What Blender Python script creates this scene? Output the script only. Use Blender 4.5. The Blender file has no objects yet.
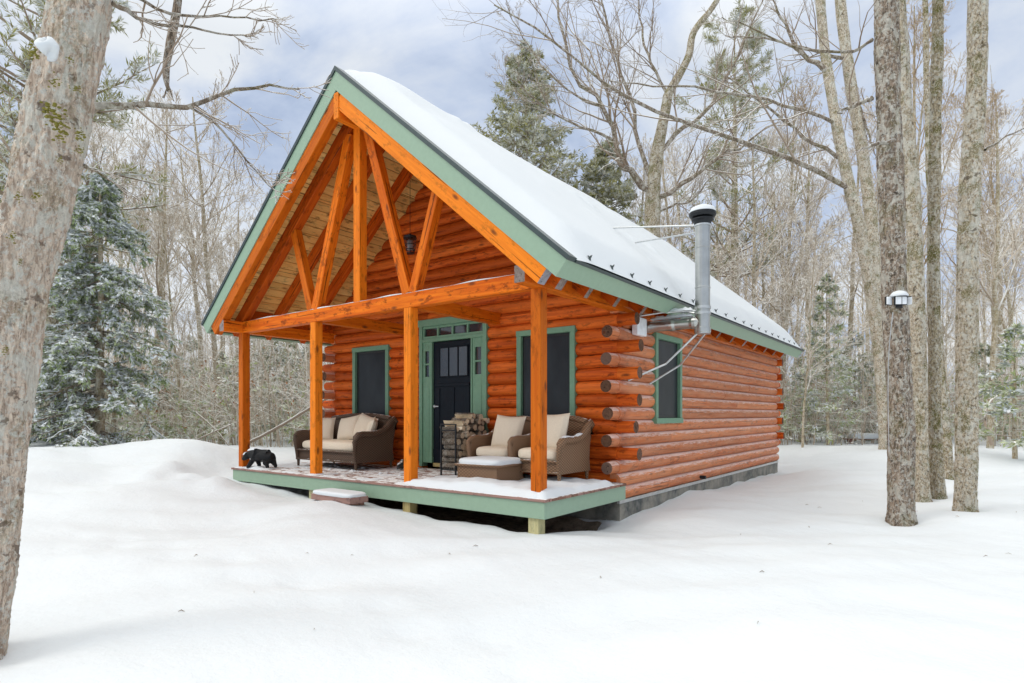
import bpy, math, random
import numpy as np
random.seed(7); RNG=np.random.default_rng(11)
C=bpy.context.scene.collection
sc=bpy.context.scene
# ---------------------------------------------------------------- camera frame
YAW=math.radians(36.915); F_=599.9; Y0=413.93; CAM=np.array([7.028,-5.597,.95])
FW=np.array([-math.sin(YAW),math.cos(YAW),0]); RT=np.array([math.cos(YAW),math.sin(YAW),0])
def at(px,py,d):
    """point standing d metres ahead of the photographer in the direction of a pixel"""
    return CAM+d*(FW+RT*(px-512)/F_+np.array([0,0,-(py-Y0)/F_]))
# ---------------------------------------------------------------- mesh builder
class MB:
    def __init__(s): s.V=[];s.G=[];s.R=[];s.n=0;s.q=[];s.t=[];s.mq=[];s.mt=[]
    def add(s,V,quads=None,tris=None,G=None,mat=0,rnd=None):
        V=np.asarray(V,float).reshape(-1,3); k=len(V)
        s.V.append(V); s.G.append(V if G is None else np.asarray(G,float).reshape(-1,3))
        if rnd is None: rnd=random.random()
        s.R.append(np.full(k,rnd) if np.isscalar(rnd) else np.asarray(rnd,float))
        if quads is not None and len(quads):
            q=np.asarray(quads,int).reshape(-1,4)+s.n; s.q.append(q); s.mq.append(np.full(len(q),mat) if np.isscalar(mat) else mat)
        if tris is not None and len(tris):
            t=np.asarray(tris,int).reshape(-1,3)+s.n; s.t.append(t); s.mt.append(np.full(len(t),mat if np.isscalar(mat) else 0))
        s.n+=k; return s
    def hexa(s,c,G=None,mat=0):
        """8 corners: 4 of one end ring, 4 of the other"""
        return s.add(c,[[3,2,1,0],[4,5,6,7],[0,1,5,4],[1,2,6,5],[2,3,7,6],[3,0,4,7]],G=G,mat=mat if np.isscalar(mat) else np.array(mat))
    def beam(s,p0,p1,w,h,up=(0,0,1),mat=0,bev=.006,endmat=None):
        """bar from p0 to p1 (centre line), w across, h along up; chamfered edges"""
        p0=np.array(p0,float);p1=np.array(p1,float);t=p1-p0;L=np.linalg.norm(t);t/=L
        u=np.array(up,float);a=np.cross(t,u);a/=np.linalg.norm(a);b=np.cross(a,t)
        b0=min(bev,w*.2,h*.2);hw,hh=w/2,h/2
        prof=[(-hw+b0,-hh),(hw-b0,-hh),(hw,-hh+b0),(hw,hh-b0),(hw-b0,hh),(-hw+b0,hh),(-hw,hh-b0),(-hw,-hh+b0)]
        V=[];G=[];o=random.random()*20;o2=random.random()*3
        e=[(0,.985),(b0,1),(L-b0,1),(L,.985)]
        for l,sc_ in e:
            for x,y in prof: V.append(p0+t*l+a*x*sc_+b*y*sc_); G.append((l+o,x+o2,y+o2))
        q=[];m=[]
        for k in range(3):
            for i in range(8):
                j=(i+1)%8; q.append([k*8+i,k*8+j,k*8+8+j,k*8+8+i]); m.append(mat)
        em=mat if endmat is None else endmat
        def cap(base,rev):
            f=[[0,1,2,7],[7,2,3,6],[6,3,4,5]]
            for r in f: q.append([base+i for i in (r[::-1] if rev else r)]); m.append(em)
        cap(0,True);cap(24,False)
        return s.add(V,q,G=G,mat=np.array(m))
    def box(s,x0,x1,y0,y1,z0,z1,mat=0,bev=.004,axis=None):
        dx,dy,dz=x1-x0,y1-y0,z1-z0;cx,cy,cz=(x0+x1)/2,(y0+y1)/2,(z0+z1)/2
        if axis is None: axis='xyz'[int(np.argmax([dx,dy,dz]))]
        if axis=='x': return s.beam((x0,cy,cz),(x1,cy,cz),dy,dz,mat=mat,bev=bev)
        if axis=='y': return s.beam((cx,y0,cz),(cx,y1,cz),dx,dz,mat=mat,bev=bev)
        return s.beam((cx,cy,z0),(cx,cy,z1),dx,dy,up=(0,1,0),mat=mat,bev=bev)
    def tubes(s,P,R,n=4,mat=0,cap=False,endmat=None,squash=1.0,rnd=None,closed_tip=False):
        """k tubes at once. P [k,m,3], R [k,m]"""
        P=np.asarray(P,float);R=np.asarray(R,float)
        if P.ndim==2: P=P[None];R=R[None] if R.ndim==1 else R
        k,m,_=P.shape
        if k==0: return s
        if R.ndim==0: R=np.full((k,m),float(R))
        T=np.gradient(P,axis=1) if m>1 else P
        T/=np.linalg.norm(T,axis=2,keepdims=True)+1e-9
        mean=T.mean(axis=1); ref=np.where((np.abs(mean[:,2])>.8)[:,None],np.array([1.,0,0]),np.array([0,0,1.]))
        A=np.cross(T,ref[:,None,:]);A/=np.linalg.norm(A,axis=2,keepdims=True)+1e-9
        B=np.cross(A,T)
        ang=np.arange(n)*2*np.pi/n+ (np.pi/2 if n==3 else 0)
        ca,sa=np.cos(ang),np.sin(ang)*squash
        V=P[:,:,None,:]+R[:,:,None,None]*(A[:,:,None,:]*ca[None,None,:,None]+B[:,:,None,:]*sa[None,None,:,None])
        seg=np.linalg.norm(np.diff(P,axis=1),axis=2);al=np.concatenate([np.zeros((k,1)),np.cumsum(seg,axis=1)],axis=1)
        off=RNG.random((k,1))*30
        G=np.stack([np.broadcast_to((al+off)[:,:,None],(k,m,n)),R[:,:,None]*ca[None,None,:],R[:,:,None]*sa[None,None,:]],axis=3)
        idx=(np.arange(k)[:,None,None]*m+np.arange(m-1)[None,:,None])*n
        i=np.arange(n)[None,None,:];j=(i+1)%n
        q=np.stack([idx+j,idx+i,idx+n+i,idx+n+j],axis=3).reshape(-1,4)
        tr=None
        rr=np.repeat(RNG.random(k),m*n) if rnd is None else rnd
        s.add(V.reshape(-1,3),q,G=G.reshape(-1,3),mat=mat,rnd=rr)
        if cap:
            em=mat if endmat is None else endmat
            for kk in range(k):
                for e,rev in ((0,False),(m-1,True)):
                    ring=V[kk,e]; c=ring.mean(axis=0)
                    Vc=np.vstack([ring,c[None]]);Gc=np.vstack([G[kk,e],[[al[kk,e]+off[kk,0],0,0]]])
                    tt=[[a,(a+1)%n,n] if not rev else [(a+1)%n,a,n] for a in range(n)]
                    s.add(Vc,None,tt,G=Gc,mat=em)
        return s
    def lathe(s,c,prof,n=24,mat=0):
        c=np.array(c,float);V=[];m=len(prof)
        for r,z in prof:
            for a in range(n):
                th=a*2*math.pi/n;V.append(c+[r*math.cos(th),r*math.sin(th),z])
        q=[[k*n+a,k*n+(a+1)%n,k*n+n+(a+1)%n,k*n+n+a] for k in range(m-1) for a in range(n)]
        return s.add(V,q,mat=mat)
    def poly(s,pts,thick,mat=0):
        """flat outline (3-D points, planar, convex or star-shaped round its centroid) given a thickness vector"""
        P=np.array(pts,float);t=np.array(thick,float);k=len(P);c=P.mean(axis=0)
        V=np.vstack([P,[c],P+t,[c+t]])
        tr=[[i,(i+1)%k,k] for i in range(k)]+[[k+1+(i+1)%k,k+1+i,2*k+1] for i in range(k)]
        q=[[(i+1)%k,i,k+1+i,k+1+(i+1)%k] for i in range(k)]
        return s.add(V,q,tr,mat=mat)
    def build(s,name,mats,parent=None,smooth=False,loc=None,world=True):
        """ONE mesh object; mesh coordinates are world ones unless world=False"""
        me=bpy.data.meshes.new(name)
        V=np.concatenate(s.V);G=np.concatenate(s.G);R=np.concatenate(s.R)
        base=np.zeros(3)
        if parent is not None and world: base=np.array(parent['_w'])
        if loc is not None: base=np.array(loc,float)
        V=V-base if world else V
        q=np.concatenate(s.q) if s.q else np.zeros((0,4),int);t=np.concatenate(s.t) if s.t else np.zeros((0,3),int)
        me.vertices.add(len(V));me.vertices.foreach_set('co',V.astype(np.float32).ravel())
        nl=len(q)*4+len(t)*3;me.loops.add(nl);me.polygons.add(len(q)+len(t))
        me.loops.foreach_set('vertex_index',np.concatenate([q.ravel(),t.ravel()]).astype(np.int32))
        ls=np.concatenate([np.arange(len(q))*4,len(q)*4+np.arange(len(t))*3]).astype(np.int32)
        me.polygons.foreach_set('loop_start',ls)
        mi=np.concatenate([np.concatenate(s.mq) if s.mq else np.zeros(0),np.concatenate(s.mt) if s.mt else np.zeros(0)]).astype(np.int32)
        me.polygons.foreach_set('material_index',mi)
        me.polygons.foreach_set('use_smooth',np.full(len(mi),bool(smooth)))
        a=me.attributes.new('gc','FLOAT_VECTOR','POINT');a.data.foreach_set('vector',G.astype(np.float32).ravel())
        a=me.attributes.new('rnd','FLOAT','POINT');a.data.foreach_set('value',R.astype(np.float32))
        me.update();me.validate()
        for m in (mats if isinstance(mats,(list,tuple)) else [mats]): me.materials.append(m)
        o=bpy.data.objects.new(name,me);C.objects.link(o)
        if parent is not None: o.parent=parent;o['_w']=list(parent['_w']) if world else [0,0,0]
        else: o['_w']=list(base) ; o.location=base
        return o
def tag(o,label=None,cat=None,group=None,kind=None):
    if label:o['label']=label
    if cat:o['category']=cat
    if group:o['group']=group
    if kind:o['kind']=kind
    return o
def empty(name,loc,label,cat,group=None,rz=0):
    o=bpy.data.objects.new(name,None);C.objects.link(o);o.location=loc;o.rotation_euler.z=rz;o['_w']=list(map(float,loc));o.empty_display_size=.2
    return tag(o,label,cat,group)
def copy_tree(o,parent=None):
    c=o.copy();C.objects.link(c);c.parent=parent
    for ch in list(o.children): copy_tree(ch,c)
    return c
# ---------------------------------------------------------------- materials
def mat(name,rough=.6,spec=.5,metal=0):
    m=bpy.data.materials.new(name);m.use_nodes=True;nt=m.node_tree;b=nt.nodes['Principled BSDF']
    b.inputs['Roughness'].default_value=rough;b.inputs['Specular IOR Level'].default_value=spec;b.inputs['Metallic'].default_value=metal
    return m,nt,b
class N:
    def __init__(s,nt): s.nt=nt
    def n(s,t,**k):
        x=s.nt.nodes.new(t)
        for a,v in k.items():
            if a in('ins',):
                for i,w in v.items():
                    if hasattr(w,'is_output') and w.is_output if hasattr(w,'is_output') else False: s.nt.links.new(w,x.inputs[i])
                    else: x.inputs[i].default_value=w
            else: setattr(x,a,v)
        return x
    def L(s,a,b): s.nt.links.new(a,b)
    def attr(s,name='gc',out='Vector'): return s.n('ShaderNodeAttribute',attribute_name=name).outputs[out]
    def obj(s): return s.n('ShaderNodeTexCoord').outputs['Object']
    def scale(s,v,sc_):
        m=s.n('ShaderNodeMapping',ins={'Scale':sc_});s.L(v,m.inputs['Vector']);return m.outputs[0]
    def noise(s,v,scale=5,detail=4,rough=.55,dist=0):
        x=s.n('ShaderNodeTexNoise',ins={'Scale':scale,'Detail':detail,'Roughness':rough,'Distortion':dist})
        if v is not None:s.L(v,x.inputs['Vector'])
        return x.outputs['Fac']
    def vor(s,v,scale=5,out='Distance',rand=1):
        x=s.n('ShaderNodeTexVoronoi',ins={'Scale':scale,'Randomness':rand});s.L(v,x.inputs['Vector']);return x.outputs[out]
    def ramp(s,f,stops):
        x=s.n('ShaderNodeValToRGB');s.L(f,x.inputs[0]);cr=x.color_ramp
        while len(cr.elements)<len(stops): cr.elements.new(.5)
        for e,(p,c) in zip(cr.elements,stops):
            e.position=p;e.color=(c,c,c,1) if np.isscalar(c) else (*c,1)
        return x.outputs[0]
    def mix(s,f,a,b,mode='MIX'):
        x=s.n('ShaderNodeMix',data_type='RGBA',blend_type=mode)
        for i,v in ((0,f),(6,a),(7,b)):
            if hasattr(v,'links'): s.L(v,x.inputs[i])
            else: x.inputs[i].default_value=v if (i==0 or len(v)==4) else (*v,1)
        return x.outputs[2]
    def math(s,op,a,b=0,c=0):
        x=s.n('ShaderNodeMath',operation=op)
        for i,v in ((0,a),(1,b),(2,c)):
            if hasattr(v,'links'): s.L(v,x.inputs[i])
            else: x.inputs[i].default_value=v
        return x.outputs[0]
    def bump(s,h,b,strength=.3,dist=.01):
        x=s.n('ShaderNodeBump',ins={'Strength':strength,'Distance':dist});s.L(h,x.inputs['Height']);s.L(x.outputs[0],b.inputs['Normal'])
    def up(s):
        g=s.n('ShaderNodeNewGeometry');x=s.n('ShaderNodeSeparateXYZ');s.L(g.outputs['Normal'],x.inputs[0]);return x.outputs['Z']
SNOWC=(.84,.86,.86)
def snow_dust(k,col,lo,hi,nz=.5,vec=None,scale=9):
    """snow lying on faces that look up"""
    z=k.up();no=k.noise(vec if vec is not None else k.obj(),scale,3)
    f=k.math('ADD',z,k.math('MULTIPLY',k.math('SUBTRACT',no,.5),nz))
    return k.mix(k.ramp(f,[(lo,0.),(hi,1.)]),col,SNOWC)
def wood(name,c1,c2,knot=(.12,.03,.01),rough=.5,grain=1.,dust=None,coat=0,pale_sheen=None,frost_sheen=False):
    m,nt,b=mat(name,rough,.13);k=N(nt);g=k.attr();v=k.scale(g,(.9,15,15))
    n1=k.noise(v,1.6*grain,5,.6,.4);n2=k.noise(k.scale(g,(.7,1.6,1.6)),1.2,2)
    col=k.mix(k.ramp(n1,[(.36,0.),(.64,1.)]),c1,c2);n3=k.noise(k.scale(g,(2.2,5,5)),2.6,5,.7);col=k.mix(k.math('MULTIPLY',k.ramp(n3,[(.54,0.),(.64,1.)]),.85),col,tuple(x*.30 for x in c2))
    r=k.attr('rnd','Fac');col=k.mix(k.ramp(r,[(.45,0.),(1.,.62)]),col,tuple(x*.45 for x in c1));col=k.mix(k.ramp(r,[(0.,.45),(.4,0.)]),col,(min(1,c1[0]*1.12),c1[1]*1.55,c1[2]*2.2))
    col=k.mix(k.math('MULTIPLY',k.ramp(n2,[(.35,0.),(.75,1.)]),.35),col,tuple(x*.6 for x in c1))
    ck=k.noise(k.scale(g,(.55,26,26)),1.3,3,.5,.2);col=k.mix(k.math('MULTIPLY',k.ramp(ck,[(.655,0.),(.675,1.)]),.8),col,tuple(x*.12 for x in c2))
    vn=k.vor(k.scale(g,(1.6,4.2,4.2)),1.25)
    col=k.mix(k.math('MULTIPLY',k.ramp(vn,[(.06,1.),(.16,0.)]),.8),col,knot)
    if pale_sheen: 
        col=k.mix(k.math('MULTIPLY',k.ramp(k.noise(k.scale(g,(1,7,7)),1.5,4),[(.3,.15),(.7,1.)]),pale_sheen[1]),col,pale_sheen[0])  # pale tint painting reflected sky and snow light into the wood colour
    if frost_sheen:
        f=k.math('ADD',k.up(),k.math('MULTIPLY',k.math('SUBTRACT',k.noise(k.scale(g,(1.4,9,9)),3.2,6,.8),.5),2.6));col=k.mix(k.math('MULTIPLY',k.ramp(f,[(.30,0.),(.70,1.)]),.62),col,(.84,.74,.70))  # frost plus sky sheen painted pale on upward faces
    if dust: col=snow_dust(k,col,*dust)
    k.L(col,b.inputs['Base Color']);k.bump(n1,b,.25,.004)
    b.inputs['Coat Weight'].default_value=coat;b.inputs['Coat Roughness'].default_value=.35
    return m
ORG=(.86,.205,.010);ORG2=(.60,.095,.004)
M={}
M['beam']=wood('stained_timber',ORG,ORG2)
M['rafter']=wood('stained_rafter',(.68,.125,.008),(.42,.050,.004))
M['log']=wood('stained_log',(.80,.155,.018),(.42,.055,.007))
M['logside']=wood('sky_sheen_log',(.72,.20,.055),(.42,.095,.025),pale_sheen=((.66,.33,.19),.55),frost_sheen=True)  # same log wood made paler: overcast sky sheen is in the colour
M['end']=wood('end_grain',(.19,.10,.06),(.09,.045,.03),rough=.8)
M['endgrey']=wood('grey_end_grain',(.34,.28,.25),(.2,.14,.11),rough=.8)
M['pine']=wood('pine_boards',(.96,.60,.20),(.86,.46,.13),knot=(.2,.07,.02))
M['lumber']=wood('treated_lumber',(.55,.44,.20),(.45,.33,.13))
M['deckwood']=wood('deck_boards',(.36,.20,.15),(.26,.14,.10),rough=.8,dust=(.92,1.22,.95))
def flat(name,c,rough=.6,metal=0,spec=.5,var=.12,dust=None,scale=14,bump=0,coat=0):
    m,nt,b=mat(name,rough,spec,metal);k=N(nt);n1=k.noise(k.obj(),scale,5)
    col=k.mix(k.ramp(n1,[(.3,0.),(.7,1.)]),tuple(x*(1-var) for x in c),tuple(min(1,x*(1+var)) for x in c))
    if dust: col=snow_dust(k,col,*dust)
    k.L(col,b.inputs['Base Color'])
    if bump:k.bump(n1,b,bump,.006)
    b.inputs['Coat Weight'].default_value=coat
    return m
GREEN=(.155,.295,.19)
M['green']=flat('sage_green_paint',GREEN,.5,var=.07)
M['green_roof']=flat('sage_green_trim',(.265,.385,.275),.45,var=.04)
M['drip']=flat('dark_metal_trim',(.055,.075,.075),.35,metal=.4)
M['roofmetal']=flat('green_metal_roofing',(.05,.09,.07),.4,metal=.3)
M['black']=flat('black_paint',(.012,.013,.015),.4)
M['door']=flat('dark_door_paint',(.006,.010,.016),.45,spec=.15)
M['iron']=flat('black_iron',(.02,.022,.025),.5,metal=.5)
M['steel']=flat('stainless_steel',(.50,.51,.49),.28,metal=1,var=.15,scale=5)
M['galv']=flat('galvanised_metal',(.55,.57,.57),.38,metal=.8,dust=(.75,1.0,.5))
M['white']=flat('white_plastic',(.84,.87,.90),.3)
M['concrete']=None
def glass(name,c,rough=.06):
    m,nt,b=mat(name,rough,.9);b.inputs['IOR'].default_value=1.5;k=N(nt);n1=k.noise(k.scale(k.obj(),(1,1,.4)),2.2,3)
    k.L(k.mix(k.ramp(n1,[(.35,0.),(.7,1.)]),tuple(x*.6 for x in c),tuple(x*1.5 for x in c)),b.inputs['Base Color'])
    k.bump(k.noise(k.obj(),1.4,1),b,.06,.05);return m
M['glass']=glass('window_glass',(.022,.026,.03))
def screen():
    m,nt,b=mat('insect_screen',.35,.3);k=N(nt);v=k.scale(k.obj(),(260,260,260))
    n1=k.noise(k.scale(k.obj(),(1,1,.5)),3,3)
    k.L(k.mix(k.ramp(n1,[(.3,0.),(.7,1.)]),(.006,.009,.013),(.020,.026,.032)),b.inputs['Base Color']);return m
M['screen']=screen()
def snowm(name='snow',bs=.25):
    m,nt,b=mat(name,.65,.25);k=N(nt);o=k.obj()
    n1=k.noise(o,1.1,6,.55);n2=k.noise(o,34,4,.6)
    k.L(k.mix(n1,(.675,.715,.74),(.72,.755,.775)),b.inputs['Base Color'])
    h=k.math('ADD',k.math('MULTIPLY',n1,1.),k.math('MULTIPLY',n2,.06))
    n5=k.noise(o,7,4,.6);h=k.math('ADD',h,k.math('MULTIPLY',n5,.22));k.bump(h,b,bs,.12);return m
M['snow']=snowm('snow_ground',.38);M['snowpad']=snowm('snow_pad',.15)
def concrete():
    m,nt,b=mat('foundation_concrete',.9,.2);k=N(nt);o=k.obj();n1=k.noise(o,2.2,5,.65);n2=k.noise(o,11,4)
    s=k.n('ShaderNodeSeparateXYZ');k.L(o,s.inputs[0])
    col=k.mix(k.ramp(n1,[(.35,0.),(.62,1.)]),(.075,.085,.085),(.30,.28,.235))
    col=k.mix(k.math('MULTIPLY',k.ramp(n2,[(.4,0.),(.7,1.)]),.4),col,(.36,.35,.32))
    fr=k.math('FRACT',k.math('MULTIPLY',s.outputs[1],.82));j=k.ramp(fr,[(.0,1.),(.02,0.)])
    col=k.mix(k.math('MULTIPLY',j,.6),col,(.06,.06,.06))
    k.L(col,b.inputs['Base Color']);k.bump(n2,b,.4,.01);return m
M['concrete']=concrete()
def dirt():
    m,nt,b=mat('bare_dirt',.95,.1);k=N(nt);o=k.obj();n1=k.noise(o,9,6,.7)
    k.L(k.mix(k.ramp(n1,[(.35,0.),(.75,1.)]),(.10,.08,.06),(.34,.27,.20)),b.inputs['Base Color']);k.bump(n1,b,.7,.05);return m
M['dirt']=dirt()
def bark(name,c1,c2,lichen=.4,moss=.25,sc_=1.,dust=None,vert=.28):
    m,nt,b=mat(name,.9,.12);k=N(nt);o=k.obj();v=k.scale(o,(1,1,vert))
    n1=k.noise(v,26*sc_,6,.72,.5);n2=k.noise(o,15*sc_,7,.78,.2);n3=k.noise(o,2.4*sc_,5,.6);n4=k.noise(o,42*sc_,3,.6);n5=k.noise(k.scale(o,(1,1,.6)),21*sc_,5,.7,.3);n6=k.noise(k.scale(o,(1,1,.5)),1.3*sc_,3)
    col=k.mix(k.ramp(n1,[(.42,0.),(.56,1.)]),c1,c2)
    col=k.mix(k.math('MULTIPLY',k.ramp(n6,[(.35,0.),(.65,1.)]),.35),col,tuple(x*.6 for x in c2))
    col=k.mix(k.math('MULTIPLY',k.ramp(n2,[(.50,0.),(.59,1.)]),lichen),col,(.82,.81,.74))
    col=k.mix(k.math('MULTIPLY',k.ramp(n5,[(.60,0.),(.66,1.)]),.65),col,tuple(x*.35 for x in c1))
    n7=k.noise(k.scale(o,(1,1,.6)),6.5,6,.6,.6);n8=k.noise(k.scale(o,(1,1,1.3)),8.,4,.6,.3)
    col=k.mix(k.math('MULTIPLY',k.ramp(n7,[(.545,0.),(.57,1.)]),lichen*.75),col,(.78,.77,.68))
    col=k.mix(k.math('MULTIPLY',k.ramp(n8,[(.63,0.),(.66,1.)]),.75),col,tuple(x*.4 for x in c1))
    ms=k.math('MULTIPLY',k.ramp(n3,[(.52,0.),(.60,1.)]),k.ramp(n4,[(.42,0.),(.55,1.)]))
    col=k.mix(k.math('MULTIPLY',ms,moss),col,(.15,.145,.03))
    if dust: col=snow_dust(k,col,*dust)
    k.L(col,b.inputs['Base Color']);k.bump(k.math('ADD',n1,k.math('MULTIPLY',n5,-.7)),b,1.,.04);return m
M['bark_big']=bark('lichened_maple_bark',(.46,.335,.25),(.92,.77,.62),.9,.3,1.5,vert=.22)
M['bark_dark']=bark('dark_furrowed_bark',(.10,.075,.055),(.44,.345,.26),.6,.4,1.5,vert=.25)
M['bark_pale']=bark('pale_grey_bark',(.26,.195,.12),(.74,.64,.48),.75,.75,1.5,vert=.45)
M['bark_mossy']=bark('mossy_bark',(.17,.13,.075),(.58,.49,.34),.65,1.,1.5,vert=.45)
M['bark_limb']=bark('limb_bark',(.16,.12,.085),(.34,.27,.20),.5,.5,1.,dust=(.55,.8,.5))
def twigm(name,c1,c2,lo,hi):
    m,nt,b=mat(name,.9,.1);k=N(nt);r=k.attr('rnd','Fac');col=k.mix(r,c1,c2)
    z=k.up();n1=k.noise(k.obj(),3,3);f=k.math('ADD',z,k.math('MULTIPLY',k.math('SUBTRACT',n1,.5),.9))
    k.L(k.mix(k.ramp(f,[(lo,0.),(hi,1.)]),col,(.82,.82,.78)),b.inputs['Base Color']);return m
M['twig']=twigm('snow_dusted_twigs',(.32,.23,.14),(.56,.44,.29),.35,.75)
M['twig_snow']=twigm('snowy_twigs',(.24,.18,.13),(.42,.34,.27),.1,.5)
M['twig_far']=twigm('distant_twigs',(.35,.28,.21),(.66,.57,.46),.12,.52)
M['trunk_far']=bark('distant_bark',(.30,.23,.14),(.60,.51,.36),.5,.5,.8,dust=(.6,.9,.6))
def leafm(name,c1,c2,lo=.4,hi=.9,nz=.9,sc_=2.2):
    m,nt,b=mat(name,.75,.2);k=N(nt);r=k.attr('rnd','Fac');n0=k.noise(k.obj(),1.2,3);col=k.mix(k.math('ADD',k.math('MULTIPLY',r,.6),k.math('MULTIPLY',k.math('SUBTRACT',n0,.35),.9)),c1,c2)
    g=k.n('ShaderNodeNewGeometry');z=k.math('ABSOLUTE',k.up())
    n1=k.noise(k.obj(),sc_,4);f=k.math('ADD',k.math('MULTIPLY',z,.5),k.math('MULTIPLY',n1,nz))
    col=k.mix(k.ramp(f,[(lo,0.),(hi,1.)]),col,(.84,.86,.83));k.L(col,b.inputs['Base Color'])
    return m
M['needle']=leafm('hemlock_needles',(.19,.25,.11),(.44,.52,.28),.72,1.0)
M['needle_olive']=leafm('olive_pine_needles',(.19,.19,.055),(.44,.42,.17),.72,1.02)
M['needle_frost']=leafm('frosted_needles',(.24,.29,.11),(.50,.56,.28),.64,1.0)
M['dry_leaf']=leafm('dry_beech_leaves',(.30,.13,.06),(.50,.27,.14),.8,1.1)
def wicker(name,c):
    m,nt,b=mat(name,.6,.35);k=N(nt);o=k.obj();s=k.n('ShaderNodeSeparateXYZ');k.L(o,s.inputs[0])
    a=k.math('ADD',s.outputs[0],s.outputs[1])
    sx=k.math('SINE',k.math('MULTIPLY',a,105));sz=k.math('SINE',k.math('MULTIPLY',s.outputs[2],150))
    w=k.math('MULTIPLY',sx,sz);w=k.math('MULTIPLY_ADD',w,.5,.5)
    n1=k.noise(k.scale(o,(1,1,6)),18,4)
    col=k.mix(w,tuple(x*.3 for x in c),tuple(x*1.7 for x in c));col=k.mix(k.math('MULTIPLY',n1,.4),col,tuple(x*.6 for x in c))
    col=snow_dust(k,col,.93,1.12,.5)
    k.L(col,b.inputs['Base Color']);k.bump(w,b,.5,.006);return m
M['wicker']=wicker('brown_wicker',(.215,.125,.07));M['wicker_dark']=wicker('dark_brown_wicker',(.105,.065,.042))
M['fabric']=flat('cream_fabric',(.72,.63,.50),.95,spec=.1,var=.05,scale=60,bump=.15)
M['fur']=flat('black_fur_finish',(.010,.011,.012),.6,spec=.25,var=.4,scale=40,bump=.6,dust=(.95,1.15,.3))
M['split']=wood('split_firewood',(.92,.78,.56),(.76,.56,.34),rough=.85)
M['firebark']=bark('firewood_bark',(.10,.07,.05),(.30,.24,.18),.3,0,3)
# ---------------------------------------------------------------- ground
CP=[]  # (x,y,z) the snow surface passes near these
def cp(x,y,z):CP.append((x,y,z))
for v in [(7,-5.6,-.66),(5,-3,-.62),(2,-4.5,-.60),(10,-3,-.66),(3,-2.3,-.56),(0,-2.2,-.50),(9,-8,-.66),(4,-8,-.62),(0,-7,-.55),(13,-5,-.66),
  (3.7,-.6,-.44),(3.1,-.12,-.385),(2.5,-.15,-.375),(2,-.12,-.39),(1.4,-.15,-.41),(.9,-.15,-.42),(3.3,-.3,-.37),(3.4,.7,-.43),(.1,-.55,-.28),(-.4,-.5,-.30),(.6,-.5,-.34),(.9,-.4,-.44),(-.9,-.35,-.36),(-1.4,-.35,-.33),(-1.9,-.35,-.20),(-2.5,-.35,-.15),(-3.3,-.2,-.14),(-2.5,.3,-.2),(-3.6,.3,-.06),
  (-4.4,-.4,.06),(-6,-.3,.42),(-5.3,.2,.34),(-6.6,-2,.33),(-7.5,-4,.32),(-5,-2.2,.12),(-3.6,-2,-.16),(-2.5,-4,-.34),(-9,-1,.30),(-8,1,.22),(-4.5,2,.02),(-4.3,5,-.02),(-6,5,-.02),(-6,10,-.1),(-10,8,-.12),(-3.5,9,-.1),(-10,3,.0),
  (3.35,1.6,-.54),(3.35,2,-.56),(3.5,2.2,-.54),(3.35,3,-.53),(3.35,4,-.47),(3.35,5.5,-.48),(3.35,7,-.51),(3.35,8.5,-.55),(3.35,9.8,-.58),(3.35,10.9,-.61),(4.3,12.5,-.42),(5,3,-.55),(6.3,4.6,-.585),(7.05,6.05,-.6),(6.5,7.3,-.61),(6.8,10.5,-.47),(5,7.5,-.5),(4.6,9.5,-.38),
  (9,4,-.63),(12,6,-.60),(5,17.9,-.2),(3.6,24.4,-.2),(8.7,22,-.36),(0,24,-.22),(12,18,-.4),(20,10,-.5),(-2,15,-.1),(-15,5,-.1),(-12,16,-.25),(-8,14,-.2),(-15,-8,.3),(20,-10,-.6),(0,-14,-.5),(10,-15,-.6),
  (-30,30,-.2),(0,45,.1),(30,40,0),(-40,0,.4),(40,0,-.3),(0,-40,-.4),(-70,70,2),(30,80,1.5),(80,60,1)]: cp(*v)
CPA=np.array(CP)
def sm(x,a,b):
    t=np.clip((x-a)/(b-a),0,1);return t*t*(3-2*t)
_W=[(RNG.normal(0,1,2)*s,RNG.random()*6.28,a) for s,a in [(.25,.028)]*5+[(.6,.017)]*6+[(1.6,.009)]*8+[(4,.0045)]*12+[(9,.0016)]*10]
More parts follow.
